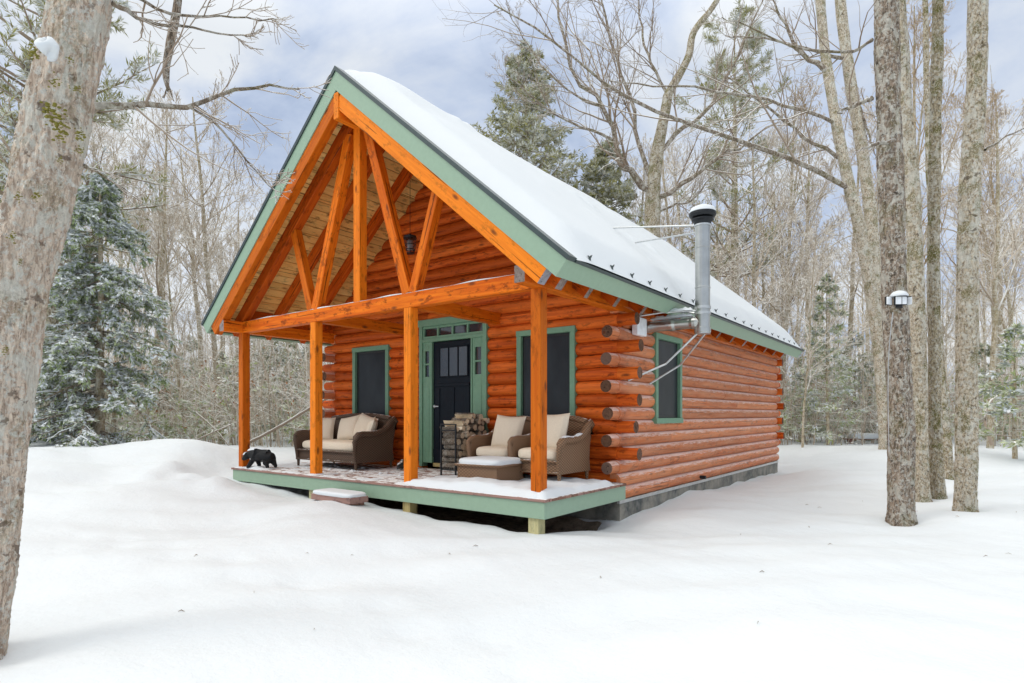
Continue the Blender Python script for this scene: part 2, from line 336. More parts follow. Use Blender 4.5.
def ground(x,y):
    x=np.asarray(x,float);y=np.asarray(y,float);sh=x.shape;xf=x.ravel();yf=y.ravel()
    out=np.zeros(len(xf))
    for i in range(0,len(xf),20000):
        X=xf[i:i+20000,None]-CPA[None,:,0];Y=yf[i:i+20000,None]-CPA[None,:,1]
        w=1/(X*X+Y*Y+.22)**1.9
        out[i:i+20000]=(w*CPA[None,:,2]).sum(1)/w.sum(1)
    for k,ph,a in _W: out+=a*np.sin(k[0]*xf+k[1]*yf+ph)
    # rounded lumps of roof-shed snow left of the porch
    for lx,ly,r,h in [(-3.9,-.9,.34,.20),(-3.3,-.75,.22,.15),(-2.6,-.68,.30,.17),(-3.05,-.62,.13,.07),(-2.2,-.95,.22,.07),(-3.6,-1.35,.25,.09),(-4.3,-1.3,.3,.08),(-4.6,-.5,.5,.14),(-2.95,-1.15,.25,.07),(-1.9,-.75,.4,.06),(-1.2,-.8,.5,.05),(-5.4,.1,.6,.12),(-3.2,-1.8,.8,.08),
        (6.3,-.7,.9,.03),(1.5,-1.4,.9,.05),(.4,-1.0,.6,.04)]:
        out+=h*np.exp(-((xf-lx)**2+(yf-ly)**2)/(r*r))
    for tx,ty in [(6.34,4.52),(6.44,7.22),(6.67,7.64),(7.06,6.06),(2.3,-4.5)]: out-=.07*np.exp(-((xf-tx)**2+(yf-ty)**2)/.32**2)-.025*np.exp(-((xf-tx)**2+(yf-ty)**2)/.8**2)
    # a faint trodden line of old footprints across the foreground
    for j in range(13):
        fx=4.9-.47*j;fy=-2.5-.05*j+(.13 if j%2 else -.13);out-=.035*np.exp(-(((xf-fx)/.17)**2+((yf-fy)/.11)**2))
    return out.reshape(sh)
def carve(x,y,z):
    e=np.minimum(np.minimum(x+3.3,3.3-x),np.minimum(y+.02,1.95-y))      # hollow under the porch
    e=e+.05*np.sin(x*5.1)+.03*np.sin(x*11.3+1)
    lo=sm(x,-2.3,-1.6)
    return z-(.19*lo+.015)*sm(e,.0,.4)
ax=np.concatenate([np.arange(-14,14,.09)]);
def grow_axis(a,lim):
    out=list(a);st=a[1]-a[0]
    x=out[-1];s_=st
    while x<lim: s_*=1.13;x+=s_;out.append(x)
    x=out[0];s_=st;pre=[]
    while x>-lim: s_*=1.13;x-=s_;pre.append(x)
    return np.array(pre[::-1]+out)
gx=grow_axis(ax,400);gy=grow_axis(np.arange(-9,13,.09),400)
GX,GY=np.meshgrid(gx,gy,indexing='ij');GZ=carve(GX,GY,ground(GX,GY))
def gridfaces(nx,ny):
    i=np.arange(nx-1)[:,None]*ny+np.arange(ny-1)[None,:];i=i.ravel()
    return np.stack([i,i+ny,i+ny+1,i+1],axis=1)
mb=MB();mb.add(np.stack([GX,GY,GZ],axis=2).reshape(-1,3),gridfaces(len(gx),len(gy)),rnd=0.)
tag(mb.build('snow_ground',M['snow'],smooth=True),kind='structure')
def gz(x,y): return float(ground(np.array([x]),np.array([y]))[0])
# bare dirt showing under the porch
dx=np.arange(-1.9,3.1,.045);dy=np.arange(.12,1.92,.045);DX,DY=np.meshgrid(dx,dy,indexing='ij')
DZ=carve(DX,DY,ground(DX,DY))+.03+.012*np.sin(DX*17)*np.sin(DY*13)-.09*(1-sm(np.minimum(np.minimum(DX+1.9,3.1-DX),DY-.12),0,.18))
mb=MB();mb.add(np.stack([DX,DY,DZ],axis=2).reshape(-1,3),gridfaces(len(dx),len(dy)))
tag(mb.build('bare_ground',M['dirt'],smooth=True),kind='structure')
# ================================================================= CABIN
W2=3.25;D=1.92;YB=10.9;SL=.852;ZR=5.80;RX=3.81;YF=-.345;YE=10.95
cs,sn=1/math.hypot(1,SL),SL/math.hypot(1,SL)
cabin=empty('log_cabin',(0,0,-.5),'orange stained log cabin with timber framed porch, sage green trim and a snow covered roof','cabin')
def roofz(x,off=0): return ZR-SL*abs(x)-off/cs     # off = distance below the roof surface, measured square to it
CH=.1865
def course(j): return -.163+CH*j
LOGR=CH/2
def log_segment(mb,axis,a0,a1,zc,face,sgn,mat_=0,top_clip=None):
    """half round log lying in a wall; face = outermost coordinate, sgn = outward direction"""
    T=np.sin(np.linspace(-1,1,13)*np.pi/2);dep=.088*(1-np.sqrt(np.clip(1-(T*.992)**2,0,1)))
    n=max(2,int((a1-a0)/.35)+1);A=np.linspace(a0,a1,n);o=random.random()*30;ph=random.random()*6
    V=[];G=[]
    for a in A:
        w=.004*math.sin(a*1.7+ph)+.003*math.sin(a*4.1+ph*2)
        ring=[(face-sgn*(d+w*.6),zc+t*LOGR) for t,d in zip(T,dep)]+[(face-sgn*.16,zc+LOGR*.98),(face-sgn*.16,zc-LOGR*.98)]
        for r,z in ring:
            V.append((a,r,z) if axis=='x' else (r,a,z));G.append((a+o,(z-zc)*1.2+ph,r*1.2))
    m=15;q=[]
    flip=(axis=='x')==(sgn<0)
    for i in range(n-1):
        for k in range(m):
            f=[i*m+k,i*m+(k+1)%m,(i+1)*m+(k+1)%m,(i+1)*m+k];q.append(f if not flip else f[::-1])
    V=np.array(V);G=np.array(G)
    c0,c1=V[:m].mean(0),V[-m:].mean(0)
    V=np.vstack([V,[c0],[c1]]);G=np.vstack([G,[G[0]],[G[-1]]])
    tr=[[k,(k+1)%m,n*m] for k in range(m)]+[[(n-1)*m+(k+1)%m,(n-1)*m+k,n*m+1] for k in range(m)]
    mb.add(V,q,tr,G=G,mat=mat_)
def wall(name,axis,face,sgn,a0,a1,js,openings,mat_,extra=None):
    mb=MB()
    for j in js:
        zc=course(j);segs=[(a0,a1)] if extra is None or extra(j) is None else [extra(j)]
        for (o0,o1,z0,z1) in openings:
            if z0<zc<z1:
                ns=[]
                for s0,s1 in segs:
                    if o1<=s0 or o0>=s1: ns.append((s0,s1))
                    else:
                        if s0<o0:ns.append((s0,o0))
                        if o1<s1:ns.append((o1,s1))
                segs=ns
        for s0,s1 in segs:
            if s1-s0<.04: continue
            # long walls are laid from butted lengths
            if s1-s0>5 and random.random()<.8:
                c=random.uniform(s0+1.5,s1-1.5);log_segment(mb,axis,s0,c-.002,zc,face,sgn);log_segment(mb,axis,c+.002,s1,zc,face,sgn)
            else: log_segment(mb,axis,s0,s1,zc,face,sgn)
    return mb.build(name,mat_,cabin,smooth=False)
WIN1=(-2.51,-1.47,.55,2.235);WIN2=(1.48,2.53,.55,2.235);DOOR=(-.66,.88,.0,2.60);SWIN=(3.09,4.16,.80,2.205)
def gab(j):
    zc=course(j);x=(5.655-zc)/SL
    return (-min(x,W2),min(x,W2)) if zc>2.5 else (-W2+.06,W2-.06)
ops=[(WIN1[0]+.03,WIN1[1]-.03,WIN1[2]+.03,WIN1[3]-.03),(WIN2[0]+.03,WIN2[1]-.03,WIN2[2]+.03,WIN2[3]-.03),(DOOR[0]+.03,DOOR[1]-.03,-.1,DOOR[3]-.03)]
scrib=lambda j:(D+.182,YB-.182) if j>=3 and j%2 else (D+.004,YB-.004)
wf=wall('front_wall','x',D,-1,-W2,W2,range(1,29),ops,M['log'],gab);wf['label']='orange log wall sheltered by the porch'
wall('back_wall','x',YB,1,-W2,W2,range(0,29),[],M['log'],gab)
ws=wall('side_wall','y',W2,1,D+.004,YB-.004,range(0,15),[(SWIN[0]+.03,SWIN[1]-.03,SWIN[2]+.03,SWIN[3]-.03)],M['logside'],scrib);ws['label']='paler log wall with painted sky sheen beside the stove pipe'
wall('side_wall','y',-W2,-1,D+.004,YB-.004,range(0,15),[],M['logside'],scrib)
# crossing log ends at the corners
th=LOGR*.94
def logend(mb,p0,p1,m0,m1): 
    P=np.linspace(p0,p1,3);mb.tubes(P[None],np.array([[th*.97,th,th*.97]]),14,mat=m0,cap=True,endmat=m1)
xc=W2-LOGR
for sx in (-1,1):
    for fb in (0,1):
        mb=MB()
        for j in range(2,14,2):
            z=course(j);r=random.uniform(-.045,.035)
            if fb==0: logend(mb,(sx*xc,1.70+r,z),(sx*xc,2.1,z),2,1)
            else: logend(mb,(sx*xc,YB-.2,z),(sx*xc,YB+.20+r,z),0,1)
        for j in range(3,15,2):
            z=course(j);r=random.uniform(-.045,.035)
            if fb==0: logend(mb,(sx*(W2-.25),D+LOGR,z),(sx*(W2+.235+r),D+LOGR,z),0,1)
            else: logend(mb,(sx*(W2-.25),YB-LOGR,z),(sx*(W2+.12+r),YB-LOGR,z),0,1)
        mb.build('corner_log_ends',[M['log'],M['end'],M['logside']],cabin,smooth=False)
# foundation
mb=MB();mb.box(-W2+.03,W2-.03,D+.04,YB-.04,-.92,-.25,bev=.003);mb.build('foundation',M['concrete'],cabin)
mb=MB();mb.box(W2-.06,W2-.02,D+.02,YB-.02,-.30,-.252);mb.build('sill',M['galv'],cabin)
# interior mass behind the wall logs: floor
mb=MB();mb.box(-W2+.2,W2-.2,D+.2,YB-.2,-.24,-.02);mb.build('floor_frame',M['lumber'],cabin)
mb=MB()
for zz in (2.5,): mb.box(-W2+.18,W2-.18,D+.18,YB-.18,zz,zz+.03)
mb.build('ceiling',M['pine'],cabin)
# windows -----------------------------------------------------------------
def window(face,axis,sgn,o,hung=True,blind=False):
    a0,a1,z0,z1=o;cw=.085
    def bx(mb,u0,u1,d0,d1,z0_,z1_,**k):   # d = distance outward from the wall face
        lo,hi=sorted((face+sgn*d0,face+sgn*d1))
        if axis=='x': mb.box(u0,u1,lo,hi,z0_,z1_,**k)
        else: mb.box(lo,hi,u0,u1,z0_,z1_,**k)
    f=MB()
    bx(f,a0,a0+cw,-.13,.022,z0+cw,z1-cw);bx(f,a1-cw,a1,-.13,.022,z0+cw,z1-cw)
    bx(f,a0-.005,a1+.005,-.13,.026,z1-cw,z1);bx(f,a0-.01,a1+.01,-.13,.036,z0,z0+cw)
    root=MB();i0,i1,j0,j1=a0+cw,a1-cw,z0+cw,z1-cw
    s=.045
    bx(root,i0,i0+s,-.09,-.03,j0,j1);bx(root,i1-s,i1,-.09,-.03,j0,j1);bx(root,i0+s,i1-s,-.088,-.032,j0,j0+s);bx(root,i0+s,i1-s,-.088,-.032,j1-s,j1)
    zm=(j0+j1)/2;bx(root,i0+s,i1-s,-.086,-.040,zm-.022,zm+.022)
    w=root.build('window',M['black'],cabin)
    f.build('casing',M['green'],w)
    g=MB();bx(g,i0+s,i1-s,-.085,-.080,j0+s,j1-s,bev=.001);g.build('pane',M['glass'],w)
    g=MB();bx(g,i0+s,i1-s,-.034,-.032,j0+s,j1-s,bev=.0005);g.build('insect_screen',M['screen'],w)
    return w
for o in (WIN1,WIN2): window(D,'x',-1,o)['label']='tall dark window with green casing under the porch'
window(W2,'y',1,SWIN)['label']='dark window with green casing beside the stove pipe'
# door unit ---------------------------------------------------------------
fx0,fx1,_,zt=DOOR
dr=MB();dr.box(-.355,.535,D+.03,D+.075,.10,2.19);dr.box(-.355,.535,D+.022,D+.029,.20,.34);
for x0,x1 in ((-.30,-.20),(.04,.14),(.38,.48)): dr.box(x0,x1,D+.018,D+.029,.345,1.40)
dr.box(-.30,.48,D+.010,D+.029,1.42,1.475)
for x0,x1 in ((-.30,-.18),(.44,.48)): pass
door=dr.build('door',M['door'],cabin)
g=MB();dd=MB()
for k in range(3):
    x0=-.185+k*.216;g.box(x0,x0+.185,D+.020,D+.0295,1.60,2.08,bev=.001)
for x0 in (-.205,.002,.218,.434): dd.box(x0,x0+.018,D+.008,D+.029,1.585,2.095)
for z0 in (1.58,2.082): dd.box(-.205,.452,D+.006,D+.029,z0,z0+.018)
dd.build('pane_frame',M['door'],door)
g.build('pane',M['glass'],door)
g=MB();g.lathe((0,0,0),[(0,0),(.028,.0),(.030,.02),(.02,.04),(0,.045)],12)
h=MB();V=g.V[0];V2=np.stack([V[:,0]-.30,D+.03-V[:,2]-.005,V[:,1]+1.08],axis=1);h.add(V2,g.q[0]);h.beam((-.30,D-.02,1.08),(-.19,D-.02,1.08),.012,.018);h.build('door_handle',M['galv'],door,smooth=False)
for j_ in (.0,):
    g=MB();g.box(-.34,.52,D-.0,D+.10,.035,.098);g.build('threshold',M['lumber'],door)
fr=MB()
fr.box(fx0,fx0+.075,D-.025,D+.12,0.03,zt-.12);fr.box(fx1-.075,fx1,D-.025,D+.12,.03,zt-.12)
fr.box(fx0-.02,fx1+.02,D-.03,D+.12,zt-.12,zt);fr.box(fx0+.075,fx1-.075,D-.018,D+.12,2.205,2.262)
fr.box(-.385,-.355,D-.015,D+.12,.10,2.205);fr.box(.535,.565,D-.015,D+.12,.10,2.205)
fr.box(-.385,-.362,D-.012,D+.12,2.20,2.21)
unit=fr.build('door_frame',M['green'],cabin)
for sx0,sx1 in ((fx0+.075,-.385),(.565,fx1-.075)):
    s=MB();gx0=sx0+.05;gx1=sx1-.055
    if gx1-gx0<.05: gx0=sx0+.04;gx1=sx1-.04
    s.box(sx0,gx0,D+.0,D+.07,.10,2.205);s.box(gx1,sx1,D+.0,D+.07,.10,2.205)
    s.box(gx0,gx1,D+.001,D+.069,2.05,2.205);s.box(gx0,gx1,D+.001,D+.069,.10,1.60);s.box(gx0,gx1,D+.004,D+.06,1.805,1.835)
    s.box(gx0-.01,gx1+.01,D-.006,D+.0,.3,1.42)
    sl=s.build('sidelight',M['green'],unit)
    g=MB();g.box(gx0,gx1,D+.03,D+.036,1.60,2.05,bev=.0005);g.build('sidelight_glass',M['glass'],unit)
t=MB();x0=fx0+.075;x1=fx1-.075;t.box(x0,x1,D+.0,D+.07,2.262,2.305);t.box(x0,x1,D+.0,D+.07,2.44,zt-.12)
n4=[x0+.03+i*(x1-x0-.03-.03+.035)/4 for i in range(5)]
t.box(x0,n4[0],D+.002,D+.068,2.305,2.44);t.box(n4[4]-.035,x1,D+.002,D+.068,2.305,2.44)
for i in (1,2,3): t.box(n4[i]-.035,n4[i],D+.002,D+.068,2.305,2.44)
t.build('transom',M['green'],unit);g=MB();g.box(x0+.01,x1-.01,D+.035,D+.04,2.30,2.445,bev=.0005);g.build('transom_glass',M['glass'],unit)
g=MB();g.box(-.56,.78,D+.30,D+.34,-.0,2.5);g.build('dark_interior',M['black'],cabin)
# deck ----------------------------------------------------------------------
mb=MB();y=-.085;x1=3.345
while y<D-.02:
    mb.box(-x1,x1,y,min(y+.135,D-.004),-.032,0,axis='x',bev=.004);y+=.1405
deck=mb.build('porch_deck',M['deckwood'],cabin)
mb=MB();mb.box(-3.32,3.32,-.062,-.022,-.225,-.034);mb.box(3.28,3.32,-.020,D+.02,-.225,-.034);mb.box(-3.32,-3.28,-.020,D+.02,-.225,-.034)
mb.build('rim_board',M['green_roof'],deck)
mb=MB()
for xx in np.arange(-3.0,3.1,.61): mb.box(xx,xx+.04,-.018,D,-.215,-.036)
mb.build('joists',M['lumber'],deck)
for xx in (3.135,1.06,-1.06,-3.1):
    mb=MB();mb.box(xx-.07,xx+.07,-.015,.125,-.95,-.225);mb.build('support_post',M['lumber'],deck)
# posts, beams, truss ---------------------------------------------------------
for cxp in (-3.18,-1.06,1.06,3.155):
    mb=MB();mb.box(cxp-.07,cxp+.07,0,.14,.0,2.378,bev=.008);mb.build('post',M['beam'],cabin)
    mb=MB();P=[];n=14
    for ring,(r,z) in enumerate([(.15,.0),(.125,.028),(.085,.045)]):
        for a in range(n):
            th=a*2*math.pi/n;rr=r*(1+.18*math.sin(a*2.3+cxp));P.append((cxp+rr*math.cos(th),.07+rr*math.sin(th),z*(1.3 if cxp>2 else .5)))
    q=[[k*n+a,k*n+(a+1)%n,k*n+n+(a+1)%n,k*n+n+a] for k in range(2) for a in range(n)]
    mb.add(P,q);mb.build('snow_collar',M['snowpad'],cabin,smooth=True)
mb=MB();mb.box(-3.109,3.109,.0,.14,2.38,2.575,bev=.008);bm=mb.build('front_beam',M['beam'],cabin)
def snowstrip(p0,p1,w,h,name,parent,n=40,amp=.4,side=(1,0,0)):
    p0=np.array(p0,float);p1=np.array(p1,float);T=np.linspace(0,1,n);mb=MB()
    c=p0+(p1-p0)*T[:,None];hh=h*(1+amp*np.sin(T*37+random.random()*6)*np.sin(T*13));hh*=np.minimum(1,np.minimum(T,1-T)*14+.15)
    s=np.array(side,float);K=7;V=[]
    for i in range(n):
        for k in range(K):
            a=-1+2*k/(K-1);V.append(c[i]+s*a*w/2+np.array([0,0,1])*hh[i]*math.sqrt(max(0,1-a**4*.98)))
    mb.add(V,gridfaces(n,K)[:,::-1]);return mb.build(name,M['snowpad'],parent,smooth=True)
snowstrip((-3.05,.03,2.572),(3.05,.03,2.572),.055,.014,'snow_line',bm,70,.8,(0,1,0))
for sx in (-1,1):
    mb=MB();mb.beam((sx*3.18,YF+.005,2.475),(sx*3.18,YB+.2,2.475),.142,.194,bev=.008,endmat=1);mb.build('side_plate',[M['beam'],M['endgrey']],cabin)
    mb=MB();mb.beam((sx*1.06,.141,2.47),(sx*1.06,D+.05,2.47),.14,.18);mb.build('tie_beam',M['beam'],cabin)
TZ=2.576
mb=MB();mb.box(-.07,.07,.003,.137,TZ,roofz(.07,.44));mb.build('king_post',M['beam'],cabin)
for sx in (-1,1):
    zt_=roofz(.24,.40)
    mb=MB();mb.beam((sx*1.03,.07,TZ-.0),(sx*.20,.07,zt_),.15,.134,up=(0,1,0));mb.build('long_strut',M['beam'],cabin)
    mb=MB();mb.beam((sx*1.14,.0695,TZ-.0),(sx*1.60,.0695,roofz(1.60,.44)+.04),.135,.130,up=(0,1,0));mb.build('short_strut',M['beam'],cabin)
# rafters
RAFT=[-.274,.07,.68,1.41]+[2.21+.812*k for k in range(11)]
RAFT[-1]=min(RAFT[-1],YB-.1)
RD=.20
def rafter(mb,y,sx,w,endx=3.60,h=RD,off=.222):
    x0,x1=.03,endx
    # centre line of the rafter, measured square below the roof surface
    def c(x,o): 
        z=ZR-SL*x; return np.array([sx*(x-sn*o),y,z-cs*o])
    mb.beam(c(x0+sn*(off+h/2),off+h/2),c(x1+.085,off+h/2),w,h,up=(sx*sn,0,cs),endmat=1,bev=.006)
for i,y in enumerate(RAFT):
    for sx in (-1,1):
        mb=MB();rafter(mb,y,sx,.135 if i<2 else .09,h=RD if i else .20)
        mb.build('fly_rafter' if i==0 else 'rafter',[M['beam'] if i<1 else M['rafter'],M['endgrey']],cabin)
mb=MB();mb.beam((0,YF-.008,5.275),(0,YE-.03,5.275),.105,.37);mb.build('ridge_beam',M['beam'],cabin)
# blocking above the plates between the rafters
for sx in (-1,1):
    for a,b in zip(RAFT[1:-1],RAFT[2:]):
        mb=MB();mb.box(sx*3.17-.02,sx*3.17+.02,a+.07,b-.07,2.573,2.80);mb.build('eave_blocking',M['rafter'],cabin)
# roof deck (pine boards seen from below) and metal roof
def slab(mb,o0,o1,y0,y1,sx,xe=RX,mat_=0,boards=False,xs=0.0):
    def c(x,o,y): 
        z=ZR-SL*x;return (sx*(x-sn*o),y,z-cs*o)
    if boards:
        L0=o1*SL+.02;L1=(xe-.03)
        n=30;xsx=np.linspace(L0*0.62,L1,n+1)
        for a,b in zip(xsx[:-1],xsx[1:]):
            g=.004
            ring=[c(a+g,o0,0),c(b-g,o0,0),c(b-g-.0,o1-.004,0),c(b-g-.006,o1,0),c(a+g+.006,o1,0),c(a+g,o1-.004,0)]
            P0=np.array(ring);P1=P0.copy();P0[:,1]=y0;P1[:,1]=y1;k=6
            V=np.vstack([P0,P1]);off=random.random()*20;o2=random.random()*3
            G=[(v[1]+off,v[0]+o2,v[2]+o2) for v in V]
            q=[[i,(i+1)%k,k+(i+1)%k,k+i] for i in range(k)]
            if sx<0:q=[f[::-1] for f in q]
            mb.add(V,q,[[0,2,1],[0,3,2],[0,4,3],[0,5,4]] ,G=G,mat=mat_)
    else:
        x0a=xs
        V=[c(x0a+o0*SL,o0,y0),c(xe,o0,y0),c(xe,o1,y0),c(x0a+o1*SL,o1,y0)]
        V+= [(v[0],y1,v[2]) for v in V]
        V=np.array(V)
        for i in (0,3,4,7):
            if xs==0: V[i,0]=0; V[i,2]=ZR-(o0 if i in(0,4) else o1)/cs
        q=[[0,1,2,3],[7,6,5,4],[1,0,4,5],[2,1,5,6],[3,2,6,7],[0,3,7,4]]
        if sx<0:q=[f[::-1] for f in q]
        mb.add(V,q,mat=mat_)
rf=MB();
for sx in(-1,1): slab(rf,.012,.20,YF+.03,YE-.02,sx,xe=RX-.04)
roof=rf.build('roof',M['roofmetal'],cabin)
mb=MB()
for sx in(-1,1): slab(mb,.2005,.2215,YF+.03,YE-.02,sx,xe=RX-.035,boards=True)
mb.build('soffit_boards',M['pine'],roof)
mb=MB()
for sx in(-1,1):
    slab(mb,.03,.235,YF-.012,YF+.028,sx,xe=RX);slab(mb,.03,.235,YE-.018,YE+.01,sx,xe=RX)
for sx in (-1,1):    # eave fascia, square to the slope
    def c(x,o,y): return (sx*(x-sn*o),y,ZR-SL*x-cs*o)
    a,b=RX-.033,RX-.002
    V=[c(a,.03,YF+.0285),c(b,.03,YF+.0285),c(b,.233,YF+.0285),c(a,.233,YF+.0285)];V+=[(v[0],YE-.0185,v[2]) for v in V]
    q=[[0,1,2,3],[7,6,5,4],[1,0,4,5],[2,1,5,6],[3,2,6,7],[0,3,7,4]]
    mb.add(V,q if sx>0 else [f[::-1] for f in q])
mb.build('fascia',M['green_roof'],roof)
mb=MB()
for sx in(-1,1):
    slab(mb,-.022,.028,YF-.03,YF+.12,sx,xe=RX+.012);slab(mb,-.02,.028,YE-.10,YE+.025,sx,xe=RX+.012)
    slab(mb,-.006,.026,YF+.1205,YE-.1005,sx,xe=RX+.02,xs=3.3)
mb.build('metal_edge_trim',M['drip'],roof)
# snow on the roof
def roof_snow(sx):
    nu,nv=96,300;U=np.linspace(0,1,nu);X=RX+.012-(1-U)**1.0*(RX+.012)
    Xs=np.sort(np.concatenate([np.linspace(0,RX-.25,60),np.linspace(RX-.24,RX+.006,26)]));Y=np.concatenate([YF+.10+np.linspace(0,.5,24),np.linspace(YF+.62,YE-.55,190),YE-.03-np.linspace(.5,0,22)])
    XX,YY=np.meshgrid(Xs,Y,indexing='ij')
    ey=np.minimum(YY-(YF+.10),(YE-.03)-YY);ee=(RX+.006)-XX
    T=.20*np.sqrt(np.clip(sm(ey,-.0,.45),0,1))*np.clip(sm(ee,-.05,.45),0.0,1)**.6
    T*=1-.25*sm(XX,1.0,RX)
    T+=.035*np.exp(-((XX-.35)/.35)**2)*sm(ey,0,.8)*(.5+.5*np.sin(YY*1.1+.6))
    for k in range(34):
        lx,ly,r,h=random.uniform(0,RX),random.uniform(0,YE),random.uniform(.12,.6),random.uniform(-.03,.03);T+=h*np.exp(-((XX-lx)**2+(YY-ly)**2)/r**2)*sm(ey,0,.4)*sm(ee,0,.5)
    for lx,ly in [(1.3,3.9),(1.45,4.2),(1.2,4.5),(2.2,5.2),(2.4,4.9),(.5,1.6),(.45,1.9)]: T+=.035*np.exp(-((XX-lx)**2+(YY-ly)**2)/.12**2)
    T=np.maximum(T,.002);T[:, 0]=.0;T[:,-1]=0
    cap=T.copy();
    Z=ZR-SL*XX+T/cs*.95
    Z=Z-.10*np.exp(-(XX/.12)**2)*sm(ey,0,.4)
    V=np.stack([sx*(XX+T*.25*sm(XX,0,.5)),YY,Z+.002],axis=2).reshape(-1,3)
    # skirt down to the roof at the eave
    return V,len(Xs),len(Y)
mb=MB()
for sx in(-1,1):
    V,a,b=roof_snow(sx);q=gridfaces(a,b);mb.add(V,q if sx>0 else q[:,::-1])
mb.build('snow_cover',M['snowpad'],roof,smooth=True)
# small dark snow guards along the right eave
g0=None
for k in range(21):
    y=.13+.522*k;x=3.785;z=ZR-SL*x+.02
    if g0 is None:
        mb=MB();o=np.array([x,y,z]);mb.beam(o+(0,0,-.01),o+(0,0,.055),.011,.034,up=(0,1,0));mb.beam(o+(.004,0,.05),o+(.024,-.01,.073),.04,.010,up=(1,0,0));mb.beam(o+(.004,0,.05),o+(-.018,.0,.078),.028,.010,up=(1,0,0))
        g0=mb.build('snow_guard',M['drip'],roof);gy=y
    else:
        c_=g0.copy();C.objects.link(c_);c_.parent=roof;c_.location=(0,y-gy,0)
# chimney ---------------------------------------------------------------------
px_,py_=4.11,2.74;R=.101
mb=MB();prof=[(0,2.07),(R+.004,2.07),(R+.004,2.09),(R+.012,2.10),(R+.012,2.16),(R,2.165)]
for z in (2.72,3.28): prof+=[(R,z-.012),(R+.005,z-.008),(R+.005,z+.008),(R,z+.012)]
prof+=[(R,3.66)];mb.lathe((px_,py_,0),prof,48)
ch=mb.build('stove_pipe',M['steel'],cabin,smooth=False);ch['label']='stainless vertical stove pipe with round rain cap'
mb=MB();mb.lathe((px_,py_,0),[(R+.004,3.60),(R+.012,3.605),(R+.02,3.64),(.150,3.665),(.150,3.68),(R,3.675),(R-.01,3.70),(.165,3.705),(.183,3.735),(.183,3.77),(.0,3.785)],36)
mb.build('rain_cap',M['iron'],ch,smooth=False)
mb=MB();mb.lathe((px_,py_,0),[(.180,3.765),(.182,3.785),(.155,3.835),(.09,3.865),(0,3.872)],28);mb.build('snow_cap',M['snowpad'],ch,smooth=True)
mb=MB();Ls=np.linspace(3.15,4.11,24);mb.tubes(np.array([[(x,py_-.02,2.235) for x in Ls]]),np.array([[R-.022+(.010 if i in(3,4,12,13,20,21) else 0) for i in range(24)]]),20)
mb.build('wall_pipe',M['steel'],ch,smooth=False)
snowstrip((3.35,py_-.02,2.325),(3.98,py_-.02,2.325),.13,.05,'snow_line',ch,24,.3,(0,1,0))
mb=MB()
for e,zz in (((2.39,3.22,4.0),3.62),((2.52,3.94,3.90),3.52)):
    mb.tubes(np.array([[(px_-.09,py_+.03,zz),e]]),.013,8)
mb.lathe((px_,py_,3.60),[(R+.002,-.02),(R+.01,-.018),(R+.01,.018),(R+.002,.02)],24)
mb.build('roof_brace',M['galv'],ch)
mb=MB()
mb.tubes(np.array([[(4.05,2.74,2.10),(3.66,2.52,1.66),(3.27,2.12,1.42)]]),.015,8);mb.tubes(np.array([[(4.13,2.78,2.08),(3.66,3.06,1.68),(3.27,2.84,1.40)]]),.015,8)
mb.tubes(np.array([[(4.09,2.70,2.40),(3.6,2.55,2.40),(3.25,2.42,2.36)]]),.013,8)
mb.tubes(np.array([[(4.05,2.84,2.38),(3.7,2.87,2.44),(3.3,2.92,2.50)]]),.013,8)
mb.lathe((px_,py_,2.44),[(R+.002,-.02),(R+.01,-.018),(R+.01,.018),(R+.002,.02)],24);mb.lathe((px_,py_,2.36),[(R+.002,-.02),(R+.01,-.018),(R+.01,.018),(R+.002,.02)],24)
mb.build('wall_brace',M['galv'],ch)
snowstrip((3.5,2.6,2.40),(4.0,2.67,2.40),.09,.05,'snow_line',ch,16,.3,(0,1,0))
mb=MB();mb.box(3.255,3.335,2.28,2.60,2.08,2.34,bev=.01);bx_=mb.build('utility_box',M['white'],cabin);bx_['label']='white utility box on the corner logs'
mb=MB();mb.tubes(np.array([[(3.27,5.02,-.18),(3.37,5.02,-.18)]]),.032,12,cap=True);mb.build('vent_pipe',M['iron'],cabin)
# snow lying on the deck
def deck_snow():
    X=np.linspace(-3.33,3.33,200);Y=np.linspace(-.07,1.9,70);XX,YY=np.meshgrid(X,Y,indexing='ij')
    e=np.minimum(np.minimum(XX+3.335,3.335-XX),YY+.075);back=sm(XX,.6,3.2)*1.9+.22*(1-sm(XX,.6,3.2))
    m1=sm(XX,.55,1.6)*sm(1.75-YY,-.0,.25)*.085
    m2=.018*sm(.22-YY,0,.2)*(1-sm(XX,.55,1.6))*(.6+.4*np.sin(XX*7))
    m3=.03*sm(-1.9-XX,0,.8)*(.7+.3*np.sin(YY*9+XX*4))
    nz=.010*np.sin(XX*6.3+YY*3)+.008*np.sin(YY*11-XX*4.7)+.005*np.sin(XX*23+YY*17)+.004*np.sin(XX*31-YY*29)
    m4=.05*np.exp(-((XX-2.2)/1.)**2-((YY-.2)/.3)**2)
    Z=(m1+m2+m3+m4*sm(XX,.5,1.5)+nz)*sm(e,0,.10)-.012
    mb=MB();mb.add(np.stack([XX,YY,Z],axis=2).reshape(-1,3),gridfaces(200,70));mb.build('snow_cover',M['snowpad'],deck,smooth=True)
deck_snow()
mb=MB()
for k in range(18):
    x=random.uniform(-2.3,.4);y=random.uniform(.55,1.2);r=random.uniform(.01,.035)
    mb.lathe((x,y,.001),[(r,0),(r*.9,r*.5),(r*.4,r*.8),(0,r*.85)],7)
mb.build('snow_crumbs',M['snowpad'],deck,smooth=True)
